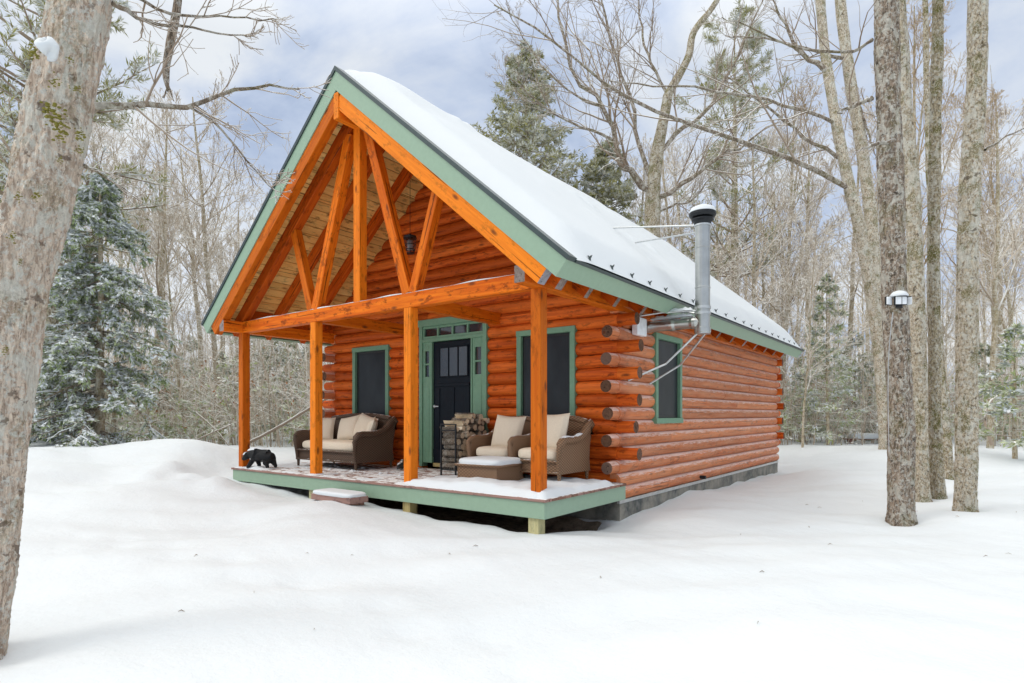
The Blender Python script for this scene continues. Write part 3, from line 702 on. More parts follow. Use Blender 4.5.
# ================================================================= PORCH THINGS
def superpad(x0,x1,y0,y1,z0,z1,n=18,pw=4.):
    """soft box cushion"""
    mb=MB();m=n;V=[];q=[]
    for i in range(m+1):
        th=-math.pi/2+math.pi*i/m
        for j in range(2*m):
            ph=2*math.pi*j/(2*m)
            f=lambda c,e:math.copysign(abs(c)**e,c)
            e=.32;V.append(((x0+x1)/2+(x1-x0)/2*f(math.cos(th),e)*f(math.cos(ph),e),(y0+y1)/2+(y1-y0)/2*f(math.cos(th),e)*f(math.sin(ph),e),(z0+z1)/2+(z1-z0)/2*f(math.sin(th),.6)))
    k=2*m
    for i in range(m):
        for j in range(k): q.append([i*k+j,i*k+(j+1)%k,(i+1)*k+(j+1)%k,(i+1)*k+j])
    mb.add(V,q);return mb
def pillow_mesh(w,h,t,n=16):
    V=[];q=[]
    for s in (1,-1):
        for i in range(n+1):
            for j in range(n+1):
                u=-1+2*i/n;v=-1+2*j/n
                pin=1-.07*(u*u*(1-v*v)*0+ (1-u*u)*v*v+(1-v*v)*u*u)
                th=t/2*((1-u**4)*(1-v**4))**.55
                th*=1+.05*math.sin(u*6+v*3)
                V.append((u*w/2*pin,s*th,v*h/2*pin))
    k=n+1
    f=gridfaces(k,k);return V,np.vstack([f,f[:,::-1]+k*k])
def pillow(loc,w,h,t,rx,rz,ry,label,group):
    mb=MB();V,q=pillow_mesh(w,h,t);mb.add(V,q)
    o=mb.build('throw_pillow',M['fabric'],None,smooth=True,world=False);o.location=loc;o.rotation_euler=(rx,ry,rz);return tag(o,label,'pillow',group)
def wicker_seat(name,loc,rz,Wd,Dp,label,cat,matn,group=None,ncush=1,snowarm=False):
    t=empty(name,loc,label,cat,group,rz);t.scale=(1,1,.96 if Wd>1 else .875)
    m=M[matn];B=lambda mb,n,mm=m,sm_=False,par=t:mb.build(n,mm,par,smooth=sm_,world=False)
    aw=.085
    # side outline in (y,z): front rises, rolls over, dips, then climbs into the back
    out=[(.02,.13),(.0,.30),(-.015,.50),(.0,.575),(.05,.62),(.12,.635),(.28,.63),(.42,.64),(.55,.68),(.66,.76),(.74,.86),(.80,.90),(.845,.85),(.83,.70),(.79,.52),(.775,.32),(.80,.13)]
    out=[(y*Dp/.82,z) for y,z in out]
    for sx in (0,1):
        x0=0 if sx==0 else Wd-aw*.6
        mb=MB();P=[(x0,y,z) for y,z in out];k=len(P);c=(x0,.42*Dp/.82,.38)
        V=P+[c]+[(x+aw*.6,y,z) for x,y,z in P]+[(c[0]+aw*.6,c[1],c[2])]
        tr=[[i,(i+1)%k,k] for i in range(k)]+[[k+1+(i+1)%k,k+1+i,2*k+1] for i in range(k)]
        q=[[(i+1)%k,i,k+1+i,k+1+(i+1)%k] for i in range(k)]
        mb.add(V,q,tr);B(mb,'side_panel')
        roll=[(x0+aw*.3+( -.025 if sx==0 else .025)*math.sin(min(1,max(0,(z-.3)/.3))*math.pi/2),y,z) for y,z in out[0:14]]
        rr=[.028,.032,.042,.052,.056,.056,.055,.055,.055,.055,.052,.05,.045,.035]
        mb=MB();mb.tubes(np.array([roll]),np.array([rr]),10,cap=True);B(mb,'arm_rest',sm_=True)
    # back: curved shell
    nx=20;Z=np.linspace(.13,1,9);V=[];top=[]
    for s in (0,1):
        for i in range(nx+1):
            u=i/nx
            for zz in np.linspace(0,1,8):
                ztop=.90+.06*math.sin(math.pi*u);z=.13+(ztop-.13)*zz
                y=Dp*(.93+.02*zz+.06*zz*zz*0)+.05*zz*math.sin(math.pi*u)+(0 if s else -.055)
                V.append((.03+(Wd-.06)*u,y,z))
                if s==0 and zz==1: top.append((.03+(Wd-.06)*u,y+.028,z))
    f=gridfaces(nx+1,8);mb=MB();kk=(nx+1)*8;mb.add(V,np.vstack([f[:,::-1]*1,f+kk]));B(mb,'backrest')
    mb=MB();mb.tubes(np.array([top]),.05,10,cap=True);B(mb,'back_roll',sm_=True)
    mb=MB();mb.box(aw*.55,Wd-aw*.55,.03,Dp*.9,.14,.315);B(mb,'seat_base')
    mb=MB();mb.tubes(np.array([[(aw*.4,.0,.315),(Wd-aw*.4,.0,.315)]]),.018,8);mb.tubes(np.array([[(0,.01,.145),(Wd,.01,.145)]]),.016,8);B(mb,'front_rail')
    for x in (.035,Wd-.035):
        for y in (.03,Dp*.93):
            mb=MB();mb.tubes(np.array([[(x,y,0),(x,y,.16)]]),np.array([[.02,.03]]),8,cap=True);B(mb,'leg')
    w=(Wd-2*aw)/ncush
    for i in range(ncush):
        mb=superpad(aw*.8+i*w,aw*1.1+(i+1)*w,-.0,Dp*.80,.315,.505);B(mb,'seat_cushion',M['fabric'],True)
    return t
zs_=.02
sofa=wicker_seat('wicker_loveseat',(-2.72,.80,0),0,1.70,.86,'dark brown wicker loveseat with cream seat cushion below the left porch window','loveseat','wicker_dark',ncush=1)
pg='cream throw pillows on the dark wicker loveseat'
pillow((-2.50,1.22,.66),.46,.46,.17,-.25,.5,0,'cream pillow at the left arm of the dark loveseat, partly behind an orange post',pg)
pillow((-1.95,1.38,.685),.50,.48,.17,-.38,.12,-.16,'cream pillow leaning just left of the middle of the dark loveseat',pg)
pillow((-1.55,1.42,.70),.50,.48,.17,-.36,-.06,.22,'large cream pillow against the loveseat back below the window, right of the middle one',pg)
pillow((-1.30,1.36,.67),.46,.44,.16,-.30,-.75,.12,'cream pillow turned inwards at the right arm of the dark loveseat',pg)
wicker_seat('wicker_armchair',(1.28,1.02,.04),0,.76,.80,'brown wicker armchair with cream cushions between the firewood rack and the other armchair','armchair','wicker','pair of wicker armchairs on the porch')
a2=wicker_seat('wicker_armchair',(2.08,.96,.05),0,.80,.80,'brown wicker armchair nearest the corner logs with snow along its arm','armchair','wicker','pair of wicker armchairs on the porch')
def armsnow(par,x):
    n=26;K=7;V=[]
    for i in range(n):
        u=i/(n-1);y=.06+.50*u;z=.672+.02*math.sin(u*9)*.3+(.0 if u<.7 else (u-.7)*.19)
        for k in range(K):
            a=-1+2*k/(K-1);V.append((x+a*.042,y,z+.026*math.sqrt(max(0,1-a*a*.98))*min(1,u*8,(1-u)*6+.1)))
    mb=MB();mb.add(V,gridfaces(n,K)[:,::-1]);mb.build('snow_cover',M['snowpad'],par,smooth=True,world=False)
armsnow(a2,.79)
pillow((1.68,1.42,.67),.52,.54,.19,-.30,.05,.05,'square cream pillow leaning in the armchair next to the firewood rack','square cream pillows in the armchairs')
pillow((2.47,1.38,.69),.54,.56,.19,-.30,-.08,-.03,'square cream pillow leaning in the armchair nearest the corner logs','square cream pillows in the armchairs')
# ottoman
ot=empty('wicker_ottoman',(1.54,.43,.0),'low brown wicker ottoman topped with a pad of snow, in front of the armchairs','ottoman')
mb=MB();mb.box(.02,.70,.02,.60,.05,.262);mb.build('base',M['wicker'],ot,world=False)
mb=MB();mb.tubes(np.array([[(0,0,.268),(.72,0,.268),(.72,.62,.268),(0,.62,.268),(0,0,.268)]]),.018,8);mb.build('rim',M['wicker'],ot,world=False,smooth=True)
for x in (.03,.69):
    for y in (.03,.59):
        mb=MB();mb.tubes(np.array([[(x,y,-.04),(x,y,.1)]]),.022,8,cap=True);mb.build('leg',M['wicker'],ot,world=False)
mb=superpad(-.0,.72,.0,.62,.25,.365);mb.build('snow_cover',M['snowpad'],ot,world=False,smooth=True)
# firewood rack, long side square to the cabin
rk=empty('firewood_rack',(.62,1.12,0),'tall black metal rack holding split firewood beside the front door','firewood rack')
RW,RL,RH=.30,.66,.80
mb=MB()
for x in (0,RW):
    for y in (0,RL): mb.box(x-.012,x+.012,y-.012,y+.012,0,RH)
for y in (0,RL):
    for z in (.10,RH-.10,RH-.008): mb.box(.012,RW-.012,y-.01,y+.01,z-.009,z+.009)
for x in (0,RW): mb.box(x-.01,x+.01,.012,RL-.012,.091,.109)
mb.build('frame',M['iron'],rk,world=False)
for y in (0,RL):
    mb=MB()
    for x in (.06,.10,.15,.20,.24): mb.box(x-.004,x+.004,y-.004,y+.004,.11,.14)
    mb.build('end_grille',M['iron'],rk,world=False)
# split logs
kinds=[]
for kd in range(5):
    mb=MB();L=.36;n=[3,4,5,7,10][kd]
    R0=.05;ring=[]
    for a in range(n):
        th=a*2*math.pi/n+.4;r=R0*(1 if n>6 else random.uniform(.85,1.25));ring.append((r*math.cos(th),r*math.sin(th)))
    V=[];G=[]
    for i,x in enumerate((-L/2,-L/6,L/6,L/2)):
        for (y,z) in ring: V.append((x,y*(1+.06*math.sin(i*2+y*30)),z*(1+.05*math.cos(i*3))));G.append((x,y,z))
    q=[];mm=[]
    for i in range(3):
        for a in range(n): q.append([i*n+a,i*n+(a+1)%n,i*n+n+(a+1)%n,i*n+n+a]);mm.append(1 if (n>6 or a==0) else 0)
    mb.add(V,q,G=G,mat=np.array(mm),rnd=random.random())
    for i,rev in ((0,True),(3,False)):
        rg=[V[i*n+a] for a in range(n)];c=tuple(np.mean(rg,axis=0));mb.add(rg+[c],None,[[a,(a+1)%n,n] if not rev else [(a+1)%n,a,n] for a in range(n)],mat=0)
    kinds.append(mb)
src={}
def firelog(x,y,z,kd,rx,rz,label,group):
    if kd not in src:
        o=kinds[kd].build('split_log',[M['split'],M['firebark']],None,world=False);src[kd]=o
    else: o=src[kd].copy();C.objects.link(o)
    o.location=(x,y,z);o.rotation_euler=(rx,0,rz);tag(o,label,'firewood',group)
for r in range(7):
    for c_ in range(6):
        z=.155+r*.095+random.uniform(-.014,.014);y=1.19+c_*.105+(.04 if r%2 else 0)+random.uniform(-.015,.015)
        firelog(.77+random.uniform(-.03,.03),y,z,random.randrange(5),random.random()*6,random.uniform(-.08,.08),'split firewood log stacked in the black rack by the door','firewood stacked in the rack')
for k,(y,z,dx_) in enumerate([(1.24,.815,.0),(1.35,.83,.02),(1.46,.84,-.02),(1.58,.83,.03),(1.70,.82,0),(1.42,.92,.04),(1.55,.915,-.05),(1.80,.84,.05),(1.68,.905,.02)]):
    firelog(.78+dx_,y,z,k%5,k*1.3,random.uniform(-.2,.2),'split firewood log heaped above the top bar of the rack','firewood heaped on top')
# lantern
ln=empty('hanging_lantern',(.02,1.04,3.5),'small black cage lantern hanging on a long cord from the porch ridge','lantern')
mb=MB();mb.tubes(np.array([[(0,0,.30),(0,0,roofz(0,.45)-3.5)]]),.004,5);mb.build('cord',M['iron'],ln,world=False)
mb=MB();mb.lathe((0,0,0),[(0,.31),(.02,.30),(.05,.27),(.10,.268),(.105,.225),(0,.225)],16);mb.build('lantern_cap',M['black'],ln,world=False)
mb=MB()
for a in range(8):
    th=a*math.pi/4;mb.tubes(np.array([[(.085*math.cos(th),.085*math.sin(th),.225),(.092*math.cos(th),.092*math.sin(th),.12),(.065*math.cos(th),.065*math.sin(th),.0)]]),.005,5)
for r,z in ((.092,.13),(.066,.0),(.08,.055)): mb.lathe((0,0,z),[(r-.006,-.006),(r+.004,-.006),(r+.004,.006),(r-.006,.006),(r-.006,-.006)],16)
mb.lathe((0,0,0),[(0,-.01),(.06,-.01),(.06,.002),(0,.002)],14);mb.build('cage',M['black'],ln,world=False)
mb=MB();mb.lathe((0,0,0),[(0,.04),(.045,.045),(.05,.2),(0,.205)],14);mb.build('glass_jar',flat('clear_jar_glass',(.30,.27,.27),.1),ln,world=False,smooth=True)
# bear figure (one continuous skin)
def skin(name,joints,edges,mat_,loc,rz,sub=2,sc_=1.):
    me=bpy.data.meshes.new(name);me.from_pydata([tuple(c*sc_ for c in j[:3]) for j in joints],edges,[]);o=bpy.data.objects.new(name,me);C.objects.link(o)
    md=o.modifiers.new('Skin','SKIN');md.use_smooth_shade=True
    for v,j in zip(me.skin_vertices[0].data,joints): v.radius=(j[3]*sc_,(j[4] if len(j)>4 else j[3])*sc_)
    me.skin_vertices[0].data[0].use_root=True
    s=o.modifiers.new('Sub','SUBSURF');s.levels=sub;s.render_levels=sub
    dg=bpy.context.evaluated_depsgraph_get();nm=bpy.data.meshes.new_from_object(o.evaluated_get(dg));o.modifiers.clear();o.data=nm;nm.materials.clear();nm.materials.append(mat_)
    for p_ in nm.polygons:p_.use_smooth=True
    o.location=loc;o.rotation_euler.z=rz;return o
# +x is forward
bj=[(0,0,.235,.105,.115),(.12,0,.245,.10,.11),(.21,0,.25,.082,.09),(.27,0,.235,.068),(.325,0,.20,.062),(.37,0,.17,.040),(.40,0,.155,.026),
 (-.11,0,.235,.105,.11),(-.18,0,.215,.070),
 (.16,.06,.16,.056),(.20,.065,.09,.042),(.24,.065,.035,.036),(.275,.065,.024,.028),
 (.14,-.06,.16,.056),(.12,-.065,.09,.042),(.11,-.065,.035,.036),(.145,-.065,.024,.028),
 (-.13,.06,.14,.064),(-.10,.065,.08,.044),(-.14,.065,.035,.036),(-.10,.065,.024,.028),
 (-.16,-.06,.14,.064),(-.18,-.065,.08,.044),(-.22,-.065,.035,.036),(-.18,-.065,.024,.028),
 (.29,.05,.265,.022),(.285,.055,.29,.017),(.29,-.05,.265,.022),(.285,-.055,.29,.017)]
be=[(0,1),(1,2),(2,3),(3,4),(4,5),(5,6),(0,7),(7,8),(1,9),(9,10),(10,11),(11,12),(1,13),(13,14),(14,15),(15,16),(7,17),(17,18),(18,19),(19,20),(7,21),(21,22),(22,23),(23,24),(4,25),(25,26),(4,27),(27,28)]
bear=skin('bear_figure',bj,be,M['fur'],(-2.70,.14,.0),math.radians(207),2,.98)
tag(bear,'small black walking bear figure with snow on its back at the leftmost post','bear figure')
bear['_w']=[0,0,0]
mb=MB()
for px2,pz,rx_,rz_ in ((.10,.352,.19,.03),(.31,.27,.07,.03)):
    n=14;V=[]
    for i in range(n+1):
        for j in range(9):
            u=-1+2*i/n;v=-1+2*j/8;h=math.sqrt(max(0,1-u*u))*math.sqrt(max(0,1-v*v*.95));V.append((px2+u*rx_,v*.05*math.sqrt(max(.05,1-u*u)),pz-.02*u*u-.02*v*v+rz_*h-.012))
    mb.add(V,gridfaces(n+1,9))
mb.build('snow_cap',M['snowpad'],bear,smooth=True,world=False)
# small black and white figure by the wall
sj=[(0,0,.07,.045,.05),(.07,0,.08,.038),(.12,0,.085,.028),(.155,0,.07,.014),(-.06,0,.08,.04),(-.10,0,.12,.035),(-.12,0,.17,.035),(.05,.03,.03,.013),(.05,.03,.008,.012),(.05,-.03,.03,.013),(.05,-.03,.008,.012),(-.04,.03,.03,.013),(-.04,.03,.008,.012),(-.04,-.03,.03,.013),(-.04,-.03,.008,.012)]
se=[(0,1),(1,2),(2,3),(0,4),(4,5),(5,6),(1,7),(7,8),(1,9),(9,10),(4,11),(11,12),(4,13),(13,14)]
sk=skin('animal_figure',sj,se,flat('black_white_paint',(.05,.05,.05),.5,dust=(.7,.9,.3)),(-.62,1.42,0),math.radians(-60),2,1.0)
tag(sk,'tiny black and white animal figure on the deck between loveseat and front door','animal figure')
# snow covered wooden step
st=empty('wooden_step',(.10,-.36,-.17),'weathered wooden step half buried in front of the porch, capped with snow','step')
mb=MB();mb.box(-.44,.42,-.16,.15,-.085,.0);mb.build('tread',M['deckwood'],st,world=False)
for x in (-.34,.33):
    mb=MB();mb.box(x-.03,x+.03,-.10,.13,-.35,-.087);mb.build('leg',M['deckwood'],st,world=False)
mb=superpad(-.45,.42,-.17,.16,-.02,.055);mb.build('snow_cover',M['snowpad'],st,world=False,smooth=True)
# ================================================================= TREES
def rnorm(*s): return RNG.normal(0,1,s)
def unit(v): return v/(np.linalg.norm(v,axis=-1,keepdims=True)+1e-9)
def grow(P,R,nc,s0,s1,ang,lenf,radf,up=.15,jit=.1,m=5,base_len=None,taper=.25,flat_=0,minr=.004):
    """children branches of every parent path; returns P2 [k*nc,m,3], R2"""
    k,mm,_=P.shape
    L=np.linalg.norm(P[:,-1]-P[:,0],axis=1)
    s=RNG.uniform(s0,s1,(k,nc));s.sort(axis=1);f=s*(mm-1);i=np.clip(f.astype(int),0,mm-2);fr=(f-i)[...,None]
    kk=np.arange(k)[:,None];A=P[kk,i];B=P[kk,i+1];st=A*(1-fr)+B*fr;T=unit(B-A)
    r0=(R[kk,i]*(1-fr[...,0])+R[kk,i+1]*fr[...,0])
    rv=rnorm(k,nc,3);side=unit(rv-(rv*T).sum(-1,keepdims=True)*T)
    if flat_: side[...,2]*=(1-flat_);side=unit(side)
    a=np.radians(RNG.uniform(ang[0],ang[1],(k,nc)))[...,None]
    d=unit(T*np.cos(a)+side*np.sin(a));d[...,2]+=up;d=unit(d)
    ln=L[:,None]*lenf*(1.15-.75*s)*RNG.uniform(.7,1.3,(k,nc)) if base_len is None else base_len(s)*RNG.uniform(.75,1.25,(k,nc))
    out=np.zeros((k,nc,m,3));out[:,:,0]=st;cur=d
    for j in range(1,m):
        out[:,:,j]=out[:,:,j-1]+cur*(ln/(m-1))[...,None]
        cur=unit(cur+rnorm(k,nc,3)*jit+np.array([0,0,up*.35]))
    rr=np.maximum(np.minimum(r0*radf,ln*.03),minr)
    R2=rr[...,None]*np.linspace(1,taper,m)[None,None,:]
    return out.reshape(-1,m,3),np.maximum(R2.reshape(-1,m),minr*.8)
def trunk_path(h,r,lean=(0,0),m=16,wob=.03,top=.18):
    z=np.linspace(0,1,m);P=np.zeros((m,3));P[:,2]=z*h;P[:,0]=lean[0]*z*h;P[:,1]=lean[1]*z*h
    w=np.cumsum(rnorm(m,2)*wob*h/m,axis=0);w-=w[0];P[:,:2]+=w
    R=r*((1-z)**.8*(1-top)+top);R[0]*=1.12
    return P[None],R[None]
def bare_tree(h,r,dens=1.,start=.35,minr=.006,lean=(0,0),levels=4,spread=.42,rootdepth=.4,fork=0):
    P,R=trunk_path(h,r,lean)
    P[0,0,2]-=rootdepth
    tr=MB();cr=MB();tr.tubes(P,R,9)
    if fork:
        Pf,Rf=grow(P,R,fork,start*.8,.6,(14,30),.75,.75,.25,.05,12,taper=.15)
        tr.tubes(Pf,Rf,7);
        n1=int(7*dens);Q,QR=grow(Pf,Rf,n1,.25,.98,(30,60),spread,.5,.25,.10,8,taper=.2,minr=minr);
        P1,R1=grow(P,R,int(11*dens),start,.98,(35,70),spread,.45,.22,.10,8,taper=.2,minr=minr)
        P1=np.concatenate([P1,Q]);R1=np.concatenate([R1,QR])
    else:
        P1,R1=grow(P,R,int(20*dens),start,.98,(35,72),spread,.45,.22,.10,8,taper=.2,minr=minr)
    cr.tubes(P1,R1,5)
    P2,R2=grow(P1,R1,int(7*dens+.5),.15,1.,(25,60),.5,.6,.16,.13,6,taper=.3,minr=minr);cr.tubes(P2,R2,4)
    if levels>=3:
        P3,R3=grow(P2,R2,int(5*dens+.5),.1,1.,(25,60),.5,.65,.12,.16,5,taper=.4,minr=minr);cr.tubes(P3,R3,3)
    if levels>=4:
        P4,R4=grow(P3,R3,3,.15,1.,(25,60),.5,.7,.1,.18,4,taper=.5,minr=minr);cr.tubes(P4,R4,3)
    return tr,cr
def blades(mb,P,R,per,ln,wd,droop=-.15,ang=(35,65),mat=0,flat_=.6):
    """needle sprays: narrow leaf shaped faces along each twig"""
    k,m,_=P.shape;s=RNG.uniform(.05,1.,(k,per));f=s*(m-1);i=np.clip(f.astype(int),0,m-2);fr=(f-i)[...,None];kk=np.arange(k)[:,None]
    A=P[kk,i];B=P[kk,i+1];st=A*(1-fr)+B*fr;T=unit(B-A);rv=rnorm(k,per,3);rv[...,2]*=(1-flat_);side=unit(rv-(rv*T).sum(-1,keepdims=True)*T)
    a=np.radians(RNG.uniform(ang[0],ang[1],(k,per)))[...,None];d=unit(T*np.cos(a)+side*np.sin(a)+np.array([0,0,droop]))
    nrm=unit(np.cross(d,unit(rnorm(k,per,3)*.5+np.array([0,0,1.]))))
    L=(ln*RNG.uniform(.6,1.3,(k,per)))[...,None];Wd=(wd*RNG.uniform(.7,1.3,(k,per)))[...,None]
    V=np.stack([st,st+d*L*.45+nrm*Wd*.5,st+d*L,st+d*L*.45-nrm*Wd*.5],axis=2).reshape(-1,3)
    n=k*per;mb.add(V,np.arange(n*4).reshape(n,4),mat=mat,rnd=np.repeat(RNG.random(n),4))
def conifer(h,r,nb=80,spread=.26,start=.12,ln=.16,wd=.05,per=12,sub=9,droop=-.12,pine=False,rootdepth=.4,snow=0.,snowr=.03,topr=.15,wild=False):
    P,R=trunk_path(h,r,m=14,wob=.015,top=.06);P[0,0,2]-=rootdepth
    tr=MB();tr.tubes(P,R,8)
    cr=MB()
    if pine: bl=lambda s:h*spread*(1.05-s)**.45*(.55+.45*np.sin(s*40)**2)*np.where(s<.35,.6,1)
    elif wild: bl=lambda s:h*spread*((1-s)**.75+.12)*(.55+.45*np.sin(s*31+.7)**2)*RNG.uniform(.55,1.3,s.shape)
    else: bl=lambda s:h*spread*((1-s)**.8+topr*.3)
    P1,R1=grow(P,R,nb,start,.995,(72,95) if not pine else (60,88),0,.35,droop,.05,7,base_len=bl,taper=.2,minr=.006)
    br=MB();br.tubes(P1,R1,5)
    P2,R2=grow(P1,R1,sub,.2 if not pine else .45,1.,(30,60),.38,.5,-.03 if not pine else .1,.1,4,taper=.4,flat_=.75,minr=.004);br.tubes(P2,R2,3)
    cr.add(np.concatenate(br.V),np.concatenate(br.q),mat=1,rnd=np.concatenate(br.R))
    blades(cr,P2,R2,per,ln,wd,droop if not pine else .1,flat_=.7 if not pine else .2)
    blades(cr,P1[:, 2:],R1[:,2:],per,ln,wd,droop if not pine else .1)
    sn=None
    if snow:
        sn=MB();sel=RNG.random(len(P2))<snow;Q=P2[sel]+np.array([0,0,snowr*.6])
        blades(sn,Q,R2[sel],max(4,int(per*.45)),ln*1.05,wd*1.5,droop*.6,(20,70),0,.9)
        sel=RNG.random(len(P1))<snow;Q=P1[sel][:,2:]+np.array([0,0,snowr*.6]);blades(sn,Q,R1[sel][:,2:],per,ln*.95,wd*2.0,0.,(20,80),0,.9)
        sel=RNG.random(len(P2))<snow*.35;Q=P2[sel]+np.array([0,0,snowr*.5]);Q=Q+rnorm(*Q.shape)*snowr*.35;rr=np.array([.3,1,.9,.3])[None]*snowr*RNG.uniform(.4,1.2,(len(Q),1));sn.tubes(Q,rr,5,squash=.5)
    return tr,cr,sn
def put_tree(kind,tr,cr,x,y,label,cat,group,mats,s=1.,rz=0,snow=None,z=None):
    root=empty(kind,(x,y,gz(x,y) if z is None else z),label,cat,group,rz);root.scale=(s,s,s)
    t=tr.build('trunk',mats[0],root,smooth=True,world=False);c=cr.build('crown',[mats[1],M['twig_snow']] if len(mats)<3 else mats[1:],root,smooth=False,world=False)
    if snow is not None: snow.build('snow_cover',M['snowpad'],root,smooth=True,world=False)
    return root
def put_copy(src_,x,y,s,rz,label,tilt=0,z=None):
    c=copy_tree(src_);c.location=(x,y,gz(x,y) if z is None else z);c.scale=(s,s,s*random.uniform(.9,1.12));c.rotation_euler=(tilt,0,rz);c['label']=label;return c
def wpt(px,py,d): return tuple(at(px,py,d))
def path_px(pts,m):
    """smooth path through (px,py,depth)"""
    P=np.array([at(*p) for p in pts]);t=np.linspace(0,len(P)-1,m);out=np.zeros((m,3))
    for a in range(3):
        # catmull-rom
        for j,tt in enumerate(t):
            i=min(int(tt),len(P)-2);u=tt-i;p0=P[max(i-1,0)][a];p1=P[i][a];p2=P[i+1][a];p3=P[min(i+2,len(P)-1)][a]
            out[j,a]=.5*((2*p1)+(-p0+p2)*u+(2*p0-5*p1+4*p2-p3)*u*u+(-p0+3*p1-3*p2+p3)*u**3)
    return out
def rough_trunk(mb,P,R,n=36,amp=.02,freq=7):
    """trunk with knobbly outline"""
    m=len(P);T=unit(np.gradient(P,axis=0));A=unit(np.cross(T,np.array([1.,0,0])));B=np.cross(A,T)
    th=np.arange(n)*2*np.pi/n;ph=RNG.random(8)*6
    al=np.concatenate([[0],np.cumsum(np.linalg.norm(np.diff(P,axis=0),axis=1))])
    d=amp*(np.sin(3*th[None]+al[:,None]*1.1+ph[0])*.5+np.sin(5*th[None]-al[:,None]*2.3+ph[1])*.35+np.sin(9*th[None]+al[:,None]*freq+ph[2])*.3+np.sin(2*th[None]+al[:,None]*3.1+ph[3])*.4)+RNG.normal(0,amp*.12,(m,n))
    def lat(K,cell):
        H=int(al[-1]/cell)+3;g=RNG.random((H,K));u=th[None]*K/(2*np.pi)+al[:,None]*.35;v=np.broadcast_to(al[:,None]/cell,u.shape)+.35*np.sin(u*1.7)
        v=np.clip(v,0,H-1.001);ui=np.floor(u).astype(int);vi=np.floor(v).astype(int);fu=u-ui;fv=v-vi;fu=fu*fu*(3-2*fu);fv=fv*fv*(3-2*fv);ui0=ui%K;ui1=(ui+1)%K
        return (g[vi,ui0]*(1-fu)+g[vi,ui1]*fu)*(1-fv)+(g[vi+1,ui0]*(1-fu)+g[vi+1,ui1]*fu)*fv
    if n>=48:
        K=max(12,int(R.max()*110));rd=1-np.abs(2*lat(K,.17)-1);r2=1-np.abs(2*lat(K*2,.07)-1);d=d+amp*(1.0*(rd-.5)+.6*(r2-.5)+.8*(lat(7,.45)-.5))
    rr=R[:,None]*(1+d/R.mean()*.5)
    V=P[:,None,:]+rr[...,None]*(A[:,None,:]*np.cos(th)[None,:,None]+B[:,None,:]*np.sin(th)[None,:,None])
    i=np.arange(m-1)[:,None]*n;j=np.arange(n)[None];q=np.stack([i+(j+1)%n,i+j,i+n+j,i+n+(j+1)%n],axis=2).reshape(-1,4)
    mb.add(V.reshape(-1,3),q)
def near_tree(name,pts,widths,label,matn,mtr=60,ext=3.0,amp=.02,limbs=(),nb=9,n=36,knots=5,lev=3):
    """pts: centre line of trunk; widths in metres at those points; the crown goes on above the frame"""
    widths=[w*math.cos(math.atan(abs(p[0]-512)/F_)) for w,p in zip(widths,pts)];P=path_px(pts,mtr);Rr=np.interp(np.linspace(0,len(pts)-1,mtr),np.arange(len(pts)),np.array(widths)/2)
    d=unit(P[-1]-P[-6]);k=int(ext/.5)
    E=np.array([P[-1]+d*.5*(i+1)+np.array([.03*math.sin(i),.03*math.cos(i*1.3),0])*i*.4 for i in range(k)]);ER=Rr[-1]*np.linspace(1,.3,k+1)[1:]
    P=np.vstack([P[0]-[0,0,.5],P,E]);Rr=np.concatenate([[Rr[0]*1.08],Rr,ER])
    hh_=P[:,2]-P[1,2];Rr=Rr*(1+.20*np.exp(-np.clip(hh_,0,9)/.13))
    base=np.array([P[1][0],P[1][1],gz(P[1][0],P[1][1])])
    root=empty(name,tuple(base),label,'tree')
    mb=MB();rough_trunk(mb,P,Rr,n,amp)
    for _ in range(knots):   # burls and old branch collars
        i=random.randrange(4,mtr);th=random.random()*6.28;o=P[i]+np.array([math.cos(th),math.sin(th),0])*Rr[i]*.92;r=Rr[i]*random.uniform(.16,.3)
        T_=np.array([math.cos(th),math.sin(th),.3]);mb.tubes(np.array([[o-T_*r,o,o+T_*r*.5,o+T_*r*.75]]),np.array([[r*1.2,r,r*.6,r*.12]]),9)
    mb.build('trunk',M[matn],root,smooth=True)
    cr=MB();top=P[-k-1:][None];tR=Rr[-k-1:][None]
    P1,R1=grow(top,tR,nb,.05,1.,(35,70),0,.45,.2,.1,8,base_len=lambda s:2.6*(1.1-s*.5),taper=.15)
    LP=[P1];LR=[R1]
    for pp,w in limbs:
        q=path_px(pp,14);q[1:]+=rnorm(13,3)*w*.22;LP.append(q[[0,2,4,6,8,10,12,13]][None]);LR.append(np.linspace(w/2,w*.12,8)[None]);cr.tubes(q[None],(np.linspace(w/2,w*.12,14)*(1+.07*rnorm(14)))[None],9,mat=1)
    P1=np.concatenate(LP);R1=np.concatenate(LR)
    cr.tubes(P1[:len(LP[0])],R1[:len(LP[0])],6,mat=1)
    P2,R2=grow(P1,R1,10 if lev<4 else 15,.12,1.,(25,60),.42,.5,.1,.12,6,taper=.3,minr=.004);cr.tubes(P2,R2,4)
    P3,R3=grow(P2,R2,6,.1,1.,(25,60),.5,.6,.08,.15,5,taper=.4,minr=.003 if lev<4 else .007);cr.tubes(P3,R3,3)
    if lev>3: P4,R4=grow(P3,R3,4,.1,1.,(25,60),.5,.6,.08,.15,4,taper=.4,minr=.006);cr.tubes(P4,R4,3)
    cr.build('crown',[M['twig_snow'],M['bark_limb']],root,smooth=True)
    return root,P,Rr
